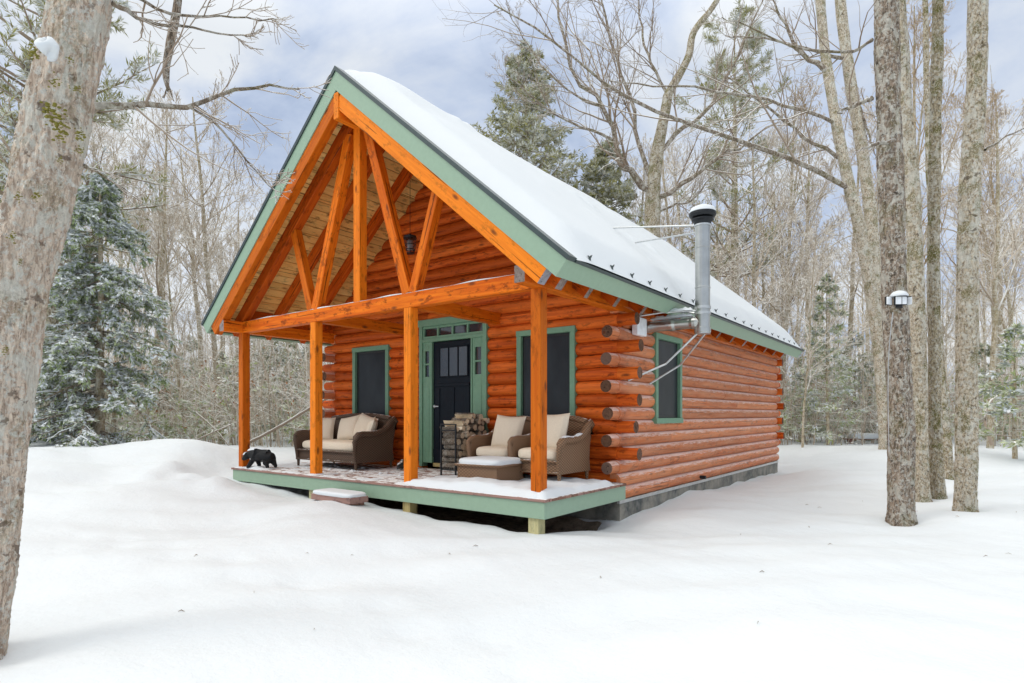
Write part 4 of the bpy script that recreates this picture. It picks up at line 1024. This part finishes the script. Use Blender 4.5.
# --- big leaning maple at the left edge of the photo
d=3.7
tL,PL,RL_=near_tree('maple_tree',[(-38,700,d),(-20,550,d),(-7,430,d+.03),(10,312,d+.06),(43,180,d+.1),(81,10,d+.15),(100,-80,d+.2)],[.50,.48,.46,.445,.42,.39,.38],'big leaning tree trunk with lichen and yellow moss, nearest the photographer','bark_big',420,4.,.030,
   limbs=[([(95,106,3.8),(140,106,3.9),(188,106,4.0),(215,97,4.05),(262,88,4.1),(299,87,4.15)],.045),
          ([(188,106,4.0),(215,124,4.05),(238,150,4.1),(262,178,4.2),(275,190,4.2)],.02),
          ([(84,165,3.8),(110,180,4.0),(140,200,4.2)],.018),
          ([(112,3,3.8),(150,22,4.0),(200,30,4.2),(250,38,4.4)],.03),([(118,-20,3.8),(160,10,4.4),(230,18,4.8),(280,20,5)],.03)],n=170,knots=9)
mb=MB()
V=[];q=[];n=16;o=at(47,48,3.46)
for i in range(n+1):
    for j in range(n):
        th=-math.pi/2+math.pi*i/n;ph=2*math.pi*j/n;w_=.042*(1+.22*math.sin(ph*2+1)+.15*math.sin(ph*5));V.append(o+RT*math.cos(th)*math.cos(ph)*w_+FW*math.cos(th)*math.sin(ph)*.07+np.array([0,0,math.sin(th)*.04*(1+.3*math.sin(ph*3+th*2))+.02*math.cos(ph*2)]))
q=[[i*n+j,i*n+(j+1)%n,(i+1)*n+(j+1)%n,(i+1)*n+j] for i in range(n) for j in range(n)];mb.add(V,q)
mb.build('snow_clump',M['snowpad'],tL,smooth=True)
mm,nt,b=mat('yellow_green_moss',.95,.1);k=N(nt);n1=k.noise(k.obj(),30,4);k.L(k.mix(n1,(.09,.09,.02),(.34,.30,.07)),b.inputs['Base Color']);k.bump(n1,b,.8,.02)
def mossy(parent,spots,d):
    s_=d/F_
    for px1,py1,r_ in spots:
        mb=MB()
        for _ in range(26):
            o=at(px1+random.gauss(0,r_*.55),py1+random.gauss(0,r_*.6),d+.015);rr=random.uniform(.06,.17)*r_*s_*1.6
            mb.lathe(o-[0,0,rr*.5],[(0,0),(rr*.8,rr*.15),(rr,rr*.5),(rr*.7,rr*.9),(0,rr)],6)
        mb.build('moss',mm,parent,smooth=True)
mossy(tL,[(36,52,7),(55,82,5),(50,112,9),(58,122,9),(62,133,7),(76,88,4),(79,135,6),(36,196,5),(18,196,4),(12,238,5),(60,160,3),(70,60,3),(20,262,3),(6,350,4),(80,150,4)],3.50)
# hanging broken limb
mb=MB();q=path_px([(181,-60,4.6),(178,0,4.6),(171,40,4.6),(166,70,4.6),(168,92,4.6)],24);rough_trunk(mb,q,np.array([.02,.022,.024,.025,.026,.027,.027,.028,.028,.029,.03,.03,.03,.029,.028,.027,.026,.025,.024,.022,.018,.013,.008,.003]),12,.004)
P4,R4=grow(np.array([q[12:]]),np.full((1,12),.02),5,.2,.9,(20,50),.5,.4,-.2,.1,4,taper=.3);mb.tubes(P4,R4,4)
tag(mb.build('broken_limb',M['bark_dark'],smooth=True),'brown broken limb dangling at the top of the photo right of the leaning trunk','dead branch')
# --- trunk group at the right
g3='';d=8.6
t1,P1_,R1_=near_tree('maple_tree',[(901,521,d),(900,410,d),(892,220,d),(887,60,d),(885,-60,d)],[.38,.375,.365,.355,.34],'dark brown rough trunk carrying the white panelled light','bark_dark',260,4,.026,
  limbs=[([(872,40,8.7),(850,52,8.6),(800,48,8.5),(750,28,8.4),(722,17,8.4)],.05),([(872,98,8.6),(850,108,8.5),(838,112,8.5)],.07),([(895,140,8.5),(870,146,8.3),(857,152,8.2)],.06)],n=84)
near_tree('maple_tree',[(921,502,10.6),(919,420,10.6),(914,220,10.6),(905,110,10.6),(899,0,10.6),(896,-60,10.6)],[.31,.30,.285,.26,.24,.22],'slim pale trunk just right of the dark trunk with the light','bark_pale',200,4,.02,n=64)
near_tree('maple_tree',[(938,501,10.8),(935,420,10.8),(934,220,10.8),(938,0,10.8),(939,-50,10.8)],[.30,.24,.22,.21,.20],'slim mossy trunk second from the right of the near trunks','bark_mossy',200,4,.018,n=56)
near_tree('maple_tree',[(949,481,13),(946,430,13),(938,330,13.2),(930,200,13.4),(925,0,13.6),(923,-60,13.6)],[.23,.20,.17,.14,.12,.10],'thin dark mossy trunk standing close behind the slim mossy trunk','bark_mossy',160,3,.016,n=48)
near_tree('maple_tree',[(965,513,9.3),(966,430,9.3),(969,220,9.3),(976,80,9.3),(978,0,9.3),(980,-60,9.3)],[.36,.35,.33,.32,.31,.30],'thick brown trunk furthest right of the near trunks, moss down its side','bark_pale',260,4,.026,n=84,
  limbs=[([(985,150,9.4),(1010,135,9.6),(1060,110,9.8)],.04)])
# two leaning stems behind, with the long snowy limbs over the roof
near_tree('maple_tree',[(886,450,19),(878,340,18.6),(862,240,18.2),(850,190,18),(836,120,18),(826,60,18),(820,0,18),(816,-60,18)],[.42,.40,.38,.36,.33,.30,.29,.27],'left leaning grey stem with long snowy limbs reaching over the cabin roof','bark_pale',60,5,.02,
  limbs=[([(850,189,18),(800,163,17.6),(760,150,17.2),(700,128,16.8),(640,104,16.4),(600,80,16.2),(560,46,16),(530,25,16),(495,4,16)],.16),
         ([(836,124,18),(800,110,17.6),(760,98,17.2),(724,93,17),(680,86,16.6),(640,85,16.2),(610,80,16)],.11),
         ([(845,160,18),(810,140,18),(780,118,18),(740,85,18),(724,75,18)],.12),([(826,72,18),(800,50,18),(785,25,18),(772,0,18)],.17)])
near_tree('maple_tree',[(888,448,20),(880,340,19.7),(872,230,19.5),(862,150,19.4),(852,90,19.3),(842,20,19.2),(838,-40,19.2)],[.46,.44,.42,.40,.38,.36,.33],'straight grey stem between the leaning stem and the dark trunk','bark_pale',60,5,.02,
  limbs=[([(857,100,19.3),(868,130,19.2),(876,160,19.1)],.1),([(852,60,19.3),(820,52,19),(770,38,18.5),(725,35,18)],.12)])
# solar light on the dark trunk
o=at(899,301,8.28)
lt=empty('tree_light',tuple(o),'white panelled light with dark frame and snow cap, fixed high on the dark trunk','outdoor light')
base=o
mb=MB()
def face_box(mb,cx,cz,w,h,t,yaw,dep=0,mat=0):
    r=np.array([math.cos(yaw),math.sin(yaw),0]);f=np.array([-math.sin(yaw),math.cos(yaw),0]);c=base+RT*cx+np.array([0,0,cz])+FW*dep
    mb.beam(c-r*w/2,c+r*w/2,t,h,bev=.003,mat=mat)
mb.box(base[0]-.04,base[0]+.04,base[1]-.04,base[1]+.10,base[2]-.09,base[2]+.05);face_box(mb,0,.0,.17,.125,.025,YAW,-.03);face_box(mb,-.14,0,.125,.115,.03,YAW+.5,0.005);face_box(mb,.13,.01,.10,.11,.03,YAW-.9,.02)
mb.build('frame',M['iron'],lt)
for cx,w,yw,dp in ((.0,.148,YAW,-.046),(-.143,.11,YAW+.5,-.014),(.133,.08,YAW-.9,.0)):
    mb=MB();face_box(mb,cx,0,w,.104,.012,yw,dp);mb.build('panel',M['white'],lt)
mb=MB();c=base+np.array([0,0,.058]);mb.lathe(c,[(.11,0),(.115,.02),(.085,.06),(.04,.08),(0,.085)],16);mb.build('snow_cap',M['snowpad'],lt,smooth=True)
mb=MB();mb.tubes(path_px([(893,312,8.35),(889,350,8.37),(888,400,8.37),(889,452,8.38)],24)[None],.006,6);mb.build('cable',M['galv'],lt)
print('near trees done')
# --- tall trees behind the roof
def P_(px,d): 
    v=at(px,Y0,d);return float(v[0]),float(v[1])
near_tree('maple_tree',[(650,455,22),(652,300,22),(653,206,22),(656,161,22),(666,106,22),(669,93,22),(688,58,22),(694,32,22),(717,0,22),(728,-40,22)],[.62,.60,.56,.46,.36,.32,.27,.24,.20,.16],'wide branching bare tree with reddish trunk rising behind the middle of the roof','bark_mossy',60,2.5,.03,nb=8,n=20,lev=4,
 limbs=[([(651,190,22),(634,172,21.8),(620,167,21.6),(614,135,21.4),(601,106,21.2),(578,80,21),(562,42,21),(556,-5,21)],.26),([(654,180,22),(640,150,22.4),(634,110,22.6),(618,60,22.8),(606,20,23),(600,-20,23)],.2),
  ([(654,200,22),(685,184,21.7),(717,158,21.4),(746,145,21),(775,120,21)],.2),([(657,155,22),(680,130,22),(705,112,22),(730,70,22),(750,30,22),(765,-10,22)],.18),([(614,140,21.4),(590,130,21.2),(560,118,21),(530,95,21),(505,75,21)],.11),
  ([(668,96,22),(650,60,22.2),(640,20,22.4),(638,-20,22.5)],.13),([(601,106,21.2),(575,95,21),(545,70,21),(525,40,21),(510,15,21)],.10),([(654,215,22),(672,205,22),(690,200,22),(712,178,22),(725,160,22)],.10)])
tr,cr,sn=conifer(18.4,.25,300,.29,.15,.22,.06,14,10,.05,snow=.2,snowr=.022);x,y=P_(527,28)
put_tree('spruce_tree',tr,cr,x,y,'pointed dark spruce above the roof ridge','tree',None,[M['trunk_far'],M['needle_olive'],M['twig_snow']],1.,0,sn)
tr,cr,sn=conifer(13.4,.20,220,.30,.2,.22,.06,14,9,.05,snow=.2,snowr=.022);x,y=P_(607,27)
put_tree('spruce_tree',tr,cr,x,y,'shorter rounded spruce showing over the roof between spruce and branching tree','tree',None,[M['trunk_far'],M['needle_olive'],M['twig_snow']],1.,0,sn)
tr,cr,sn=conifer(21,.30,80,.25,.36,.26,.040,18,12,.10,pine=True,snow=.15,snowr=.03);x,y=P_(735,31)
pn=put_tree('pine_tree',tr,cr,x,y,'tall white pine with tiered olive boughs behind the stove pipe','tree',None,[M['bark_mossy'],M['needle_olive'],M['twig_snow']],1.,.5,sn)
# pine and hemlock at the left
tr,cr,sn=conifer(15,.28,120,.27,.12,.20,.035,16,12,.04,pine=True,snow=.35,snowr=.02);x,y=P_(52,14.5)
put_tree('pine_tree',tr,cr,x,y,'big pine with flat snowy boughs behind the leaning trunk','tree',None,[M['bark_mossy'],M['needle_olive'],M['twig_snow']],.92,2.2,sn)
tr,cr,sn=conifer(6.1,.11,150,.38,.02,.10,.036,20,16,-.30,snow=1.,snowr=.028,wild=True,rootdepth=.6);x,y=P_(100,13.4)
hem=put_tree('hemlock_tree',tr,cr,x,y,'dense drooping hemlock loaded with snow right of the leaning trunk','tree',None,[M['trunk_far'],M['needle'],M['bark_dark']],1.,0,sn)
# young conifers, frosted
yc=[]
for k in range(3):
    tr,cr,sn=conifer([5.,3.6,6.5][k],.06,[60,44,70][k],[.30,.34,.24][k],.08,.17,.05,9,8,-.05,snow=.35,snowr=.022)
    yc.append((tr,cr,sn))
spots=[(800,26,1,'young frosted conifer just right of the far cabin corner'),(828,23,2,'frosted young conifer between the cabin and the dark trunk'),(855,27,0,'frosted young conifer left of the trunk group, behind the half buried bench'),(1015,17,1,'low green young conifer at the right edge of the photo'),
 (985,28,0,'young frosted conifer behind the thickest right hand trunk'),(275,24,0,'frosted young conifer between the two left porch posts'),(292,30,2,'taller frosted conifer behind the second porch post'),(222,26,1,'low frosted conifer just left of the porch eave'),(255,33,2,'frosted conifer far behind the first porch post'),(190,27,0,'frosted conifer in the woods right of the snowy hemlock'),(160,22,1,'small frosted conifer under the tip of the hemlock boughs'),
 (60,17,1,'small frosted conifer beside the leaning trunk'),(905,31,2,'frosted conifer seen through the near trunks'),(818,34,0,'distant frosted conifer behind the cabin corner'),(310,24,1,'low frosted conifer behind the loveseat')]
first={}
for px,dd,kd,lab in spots:
    x,y=P_(px,dd)
    if kd not in first: first[kd]=put_tree('young_conifer',yc[kd][0],yc[kd][1],x,y,lab,'conifer','young conifers along the wood edge',[M['trunk_far'],M['needle_frost'],M['twig_snow']],1.,random.random()*6,yc[kd][2])
    else: put_copy(first[kd],x,y,random.uniform(.8,1.15),random.random()*6,lab)
print('conifers done')
# bare forest trees ---------------------------------------------------------
var=[]
for k in range(6):
    var.append(bare_tree([11,9,12.5,8,10,13.5][k],[.11,.07,.13,.05,.09,.15][k],.95,[.3,.25,.4,.2,.3,.42][k],.0075,(RNG.normal()*.05,RNG.normal()*.05),4,[.34,.38,.32,.42,.36,.32][k],fork=[0,2,0,0,3,0][k]))
F1={}
bl=[]
side=['left of the porch','behind the hemlock','over the roof ridge','behind the stove pipe','right of the cabin','behind the near trunks','at the right edge']
def near_label(px,dd,k):
    where=('behind the leaning trunk' if px<70 else 'among the hemlock boughs' if px<150 else 'between hemlock and porch eave' if px<235 else 'seen between the left porch posts' if px<340 else 'above the left roof slope' if px<480 else 'over the roof ridge' if px<600 else 'behind the wide branching tree' if px<690 else 'behind the stove pipe' if px<740 else 'behind the far roof end' if px<800 else 'right of the far cabin corner' if px<870 else 'behind the near trunk group' if px<960 else 'right of the near trunk group')
    size=['slim','thin forked','tall','very thin','many stemmed','stout tall','very tall'][k]
    ds='close' if dd<22 else 'at mid distance' if dd<29 else 'far back'
    return f'{size} bare tree {where}, {ds} in the wood'
var.append(bare_tree(19,.13,1.2,.25,.008,(.02,0),4,.30,fork=2))
lst=[(915,26,6),(1000,27,6),(782,32,6),(112,18.5,1),(150,20,0),(168,23,4),(185,19.5,3),(205,26,2),(222,22,0),(240,29,1),(262,21,3),(285,27,0),(300,22.5,4),(130,28,5),(80,24,2),(20,20,0),(330,34,2),(380,38,5),
 (560,30,4),(590,34,1),(628,29,0),(680,26,2),(698,33,5),(712,24,3),(755,25,0),(770,31,4),(790,27,1),(812,30,2),(828,25,3),(845,33,5),(868,28,0),(905,24,1),(925,33,4),(945,27,3),(990,21,0),(1003,27,2),(1018,23,4),(1035,30,1),(620,38,5),(665,36,1),(735,40,2),(802,21.5,3)]
for px,dd,k in lst:
    x,y=P_(px,dd);lab=near_label(px,dd,k)
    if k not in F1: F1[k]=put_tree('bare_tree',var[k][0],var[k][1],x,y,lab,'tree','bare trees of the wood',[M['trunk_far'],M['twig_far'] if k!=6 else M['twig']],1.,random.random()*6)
    else: put_copy(F1[k],x,y,random.uniform(.85,1.2),random.random()*6,lab,RNG.normal()*.04)
# the far wood: one mass
def cat_mb(pairs):
    out=MB();return out
far=MB()
sv=[bare_tree([12,10,14,9][k],[.13,.09,.15,.07][k],.62,.28,.012,(0,0),3,.36) for k in range(4)]
arr=[]
for tr,cr in sv:
    V=np.concatenate(tr.V+cr.V);q=np.concatenate(tr.q+[a+tr.n for a in cr.q]);mi=np.concatenate([np.zeros(sum(map(len,tr.q)),int),np.ones(sum(map(len,cr.q)),int)]);arr.append((V,q,mi,np.concatenate(tr.R+cr.R)))
cnt=0
while cnt<280:
    px=random.uniform(-260,1290);dd=random.uniform(32,85)**1.0
    x,y=P_(px,dd)
    if abs(x)<6 and y<14: continue
    V,q,mi,rr=arr[random.randrange(4)];a=random.random()*6.28;s=random.uniform(.75,1.25)
    R_=np.array([[math.cos(a),-math.sin(a),0],[math.sin(a),math.cos(a),0],[0,0,1]])
    far.add((V@R_.T)*s+np.array([x,y,gz(x,y)]),q,mat=mi,rnd=rr);cnt+=1
# wood all round, thinly, for other views
for _ in range(90):
    a=random.uniform(0,6.28);dd=random.uniform(30,70);x,y=7+dd*math.cos(a),-5+dd*math.sin(a)
    v=np.array([x,y,0])-CAM
    if v@FW>0 and abs(v@RT)/(v@FW)<.95: continue
    V,q,mi,rr=arr[random.randrange(4)];far.add(V*random.uniform(.8,1.2)+np.array([x,y,gz(x,y)]),q,mat=mi,rnd=rr)
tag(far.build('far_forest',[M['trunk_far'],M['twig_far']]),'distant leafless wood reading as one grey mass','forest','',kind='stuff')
# underbrush: dense thin stems, seedlings and dry leaves
br=MB();lv=MB();n=4300
PX=RNG.uniform(-160,1180,n);DD=RNG.uniform(17,48,n);keep=[]
st=np.array([at(a,Y0,b) for a,b in zip(PX,DD)])
ok=~((np.abs(st[:,0])<5)&(st[:,1]<13))
ok&=~((PX>560)&(DD<23));ok&=~((PX<350)&(DD<15.5))
st=st[ok];n=len(st);st[:,2]=ground(st[:,0],st[:,1])-.1
hh=RNG.uniform(1.2,5.2,n);m=6;P=np.zeros((n,m,3));P[:,0]=st;dr_=unit(rnorm(n,3)*.16+np.array([0,0,1.]))
for j in range(1,m): P[:,j]=P[:,j-1]+dr_*(hh/(m-1))[:,None];dr_=unit(dr_+rnorm(n,3)*.09)
R=np.linspace(1,.35,m)[None]*(RNG.uniform(.010,.028,n))[:,None]
br.tubes(P,R,4)
P2,R2=grow(P,R,9,.12,1.,(30,70),.36,.55,.12,.14,5,minr=.006,taper=.5);br.tubes(P2,R2,3)
P3,R3=grow(P2,R2,3,.2,1.,(25,60),.5,.7,.05,.15,4,minr=.006,taper=.6);br.tubes(P3,R3,3)
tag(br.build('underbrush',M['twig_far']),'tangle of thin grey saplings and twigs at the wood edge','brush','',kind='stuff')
sel=RNG.random(len(P2))<.14;low=P2[sel];low=low[low[:,0,2]<2.3]
lf=MB();blades(lf,low,np.ones((len(low),5)),7,.10,.06,-.3);tag(lf.build('dry_leaves',M['dry_leaf']),'pale brown beech leaves still hanging on low saplings','leaves','',kind='stuff')
# small green seedlings in the brush
sel=RNG.random(n)<.36;Q=P[sel][:, :4];g=MB();Pb,Rb=grow(Q,np.full(Q.shape[:2],.012),11,.15,1.,(60,95),.45,.4,-.05,.06,4,minr=.005);g.tubes(Pb,Rb,3,mat=1);blades(g,Pb,Rb,10,.17,.055,-.1)
tag(g.build('evergreen_seedlings',[M['needle_frost'],M['twig_snow']]),'pale frosted evergreen seedlings scattered through the brush','seedlings','',kind='stuff')
# leaning and fallen snowy poles left of the porch
for pts,w,lab in [([(205,462,17),(262,436,16.4),(312,407,16),(345,388,15.6)],.10,'long snowy fallen pole slanting up behind the first porch posts'),
                  ([(182,449,16),(205,436,16),(232,424,16.4)],.05,'short snowy deadfall stick left of the porch corner'),
                  ([(236,455,17),(216,430,17),(196,412,17.4)],.04,'thin dead stick crossing the deadfall left of the porch'),
                  ([(96,415,14.5),(120,430,14.2),(150,440,14)],.035,'thin snowy stick at the foot of the hemlock')]:
    mb=MB();q=path_px(pts,16);mb.tubes(q[None],np.linspace(w/2,w/3,16)[None],8,cap=True)
    Pq,Rq=grow(q[None],np.full((1,16),w/3),6,.3,1,(30,60),.25,.4,.1,.1,4);mb.tubes(Pq,Rq,4)
    o=mb.build('fallen_pole',M['twig_snow'],None,smooth=True,loc=q[0]);tag(o,lab,'fallen branch')
mb=MB();q=path_px([(992,445,19),(985,420,19),(990,402,19),(1003,394,19),(1020,390,19)],14);mb.tubes(q[None],np.linspace(.05,.03,14)[None],7)
tag(mb.build('bent_sapling',M['twig_snow'],None,smooth=True,loc=q[0]),'snow bent sapling arching right of the thick trunk','sapling')
tl=MB()
for _ in range(38):
    x,y=(random.gauss(6.6,1.6),random.gauss(5.0,2.2)) if random.random()<.6 else (random.gauss(4.5,2.4),random.gauss(-2.6,1.2))
    if abs(x)<3.9 and y>-.6: continue
    z=gz(x,y)+.004;a=random.random()*6.28;L=random.uniform(.015,.07);c_,s_=math.cos(a)*L,math.sin(a)*L
    tl.tubes(np.array([[(x,y,z),(x+c_*.5,y+s_*.5,z+.012),(x+c_,y+s_,z+.002)]]),np.array([[.0015,.003,.001]])*random.uniform(.7,1.6),4)
tag(tl.build('twig_litter',M['bark_dark']),'tiny fallen twigs and bark bits scattered on the snow','litter','',kind='stuff')
# snow covered low bench at the wood edge
b0=at(868,440,25);bb=empty('plank_bench',(b0[0],b0[1],gz(b0[0],b0[1])),'low dark plank bench almost buried under a mound of snow at the wood edge','bench',None,YAW)
zb=b0[2]-gz(b0[0],b0[1])+.02
mb=MB();mb.box(-.95,.95,-.2,.2,zb,zb+.05);mb.build('seat',M['deckwood'],bb,world=False)
for x in (-.75,.75):
    mb=MB();mb.box(x-.05,x+.05,-.15,.15,-.2,zb-.001);mb.build('leg',M['deckwood'],bb,world=False)
mb=superpad(-.7,.9,-.25,.25,zb+.02,zb+.27);mb.build('snow_cover',M['snowpad'],bb,world=False,smooth=True)
# ---------------------------------------------------------------- light & camera
w=bpy.data.worlds.new('World');sc.world=w;w.use_nodes=True;nt=w.node_tree;k=N(nt);bg=nt.nodes['Background']
SE,SR=math.radians(42),math.radians(215)
sky=k.n('ShaderNodeTexSky',sky_type='NISHITA',sun_disc=False,sun_elevation=SE,sun_rotation=SR)
sky.air_density=1.;sky.dust_density=1.5
tc=k.n('ShaderNodeTexCoord').outputs['Generated'];sx=k.n('ShaderNodeSeparateXYZ');k.L(tc,sx.inputs[0])
v=k.n('ShaderNodeVectorMath',operation='DIVIDE');k.L(tc,v.inputs[0]);cb=k.n('ShaderNodeCombineXYZ');dz=k.math('ADD',k.math('MAXIMUM',sx.outputs[2],0),.35)
for i in range(3): k.L(dz,cb.inputs[i])
k.L(cb.outputs[0],v.inputs[1])
n1=k.noise(v.outputs[0],2.1,7,.55,.5);n2=k.noise(v.outputs[0],5.5,6,.6,.3)
f=k.math('ADD',k.math('MULTIPLY',n1,.75),k.math('MULTIPLY',n2,.25))
cl=k.ramp(f,[(.36,(2.9,3.7,5.3)),(.47,(4.7,5.4,6.7)),(.60,(6.9,7.2,7.5))])
# overcast skies are brighter overhead
zr=k.ramp(sx.outputs[2],[(.50,0.),(.92,1.)]);zen=k.math('MULTIPLY_ADD',zr,1.45,1.);cl=k.mix(zr,cl,(7.1,6.9,6.4))
clv=k.n('ShaderNodeVectorMath',operation='SCALE');k.L(cl,clv.inputs[0]);k.L(zen,clv.inputs['Scale'])
col=k.mix(.93,sky.outputs[0],clv.outputs[0])
k.L(col,bg.inputs['Color']);bg.inputs['Strength'].default_value=.10
s=bpy.data.lights.new('sun','SUN');s.energy=.9;s.angle=math.radians(24);s.color=(1,.95,.87)
so=bpy.data.objects.new('sun',s);C.objects.link(so)
# nishita: rotation measured from +Y towards +X
dirn=np.array([math.sin(SR)*math.cos(SE),math.cos(SR)*math.cos(SE),math.sin(SE)])
import mathutils
so.rotation_euler=mathutils.Vector(dirn).to_track_quat('Z','Y').to_euler()
cam=bpy.data.cameras.new('camera');co=bpy.data.objects.new('camera',cam);C.objects.link(co);sc.camera=co
cam.sensor_width=36;cam.lens=F_/1024*36;cam.shift_y=(Y0-341.5)/1024;cam.clip_end=2000;cam.clip_start=.05
co.location=CAM;co.rotation_euler=(math.pi/2,0,YAW)
sc.view_settings.view_transform='Standard';sc.view_settings.look='None';sc.view_settings.gamma=1;sc.view_settings.use_curve_mapping=False;sc.view_settings.exposure=.33
for o in bpy.data.objects:
    if '_w' in o: del o['_w']
    if o.get('group')=='': del o['group']
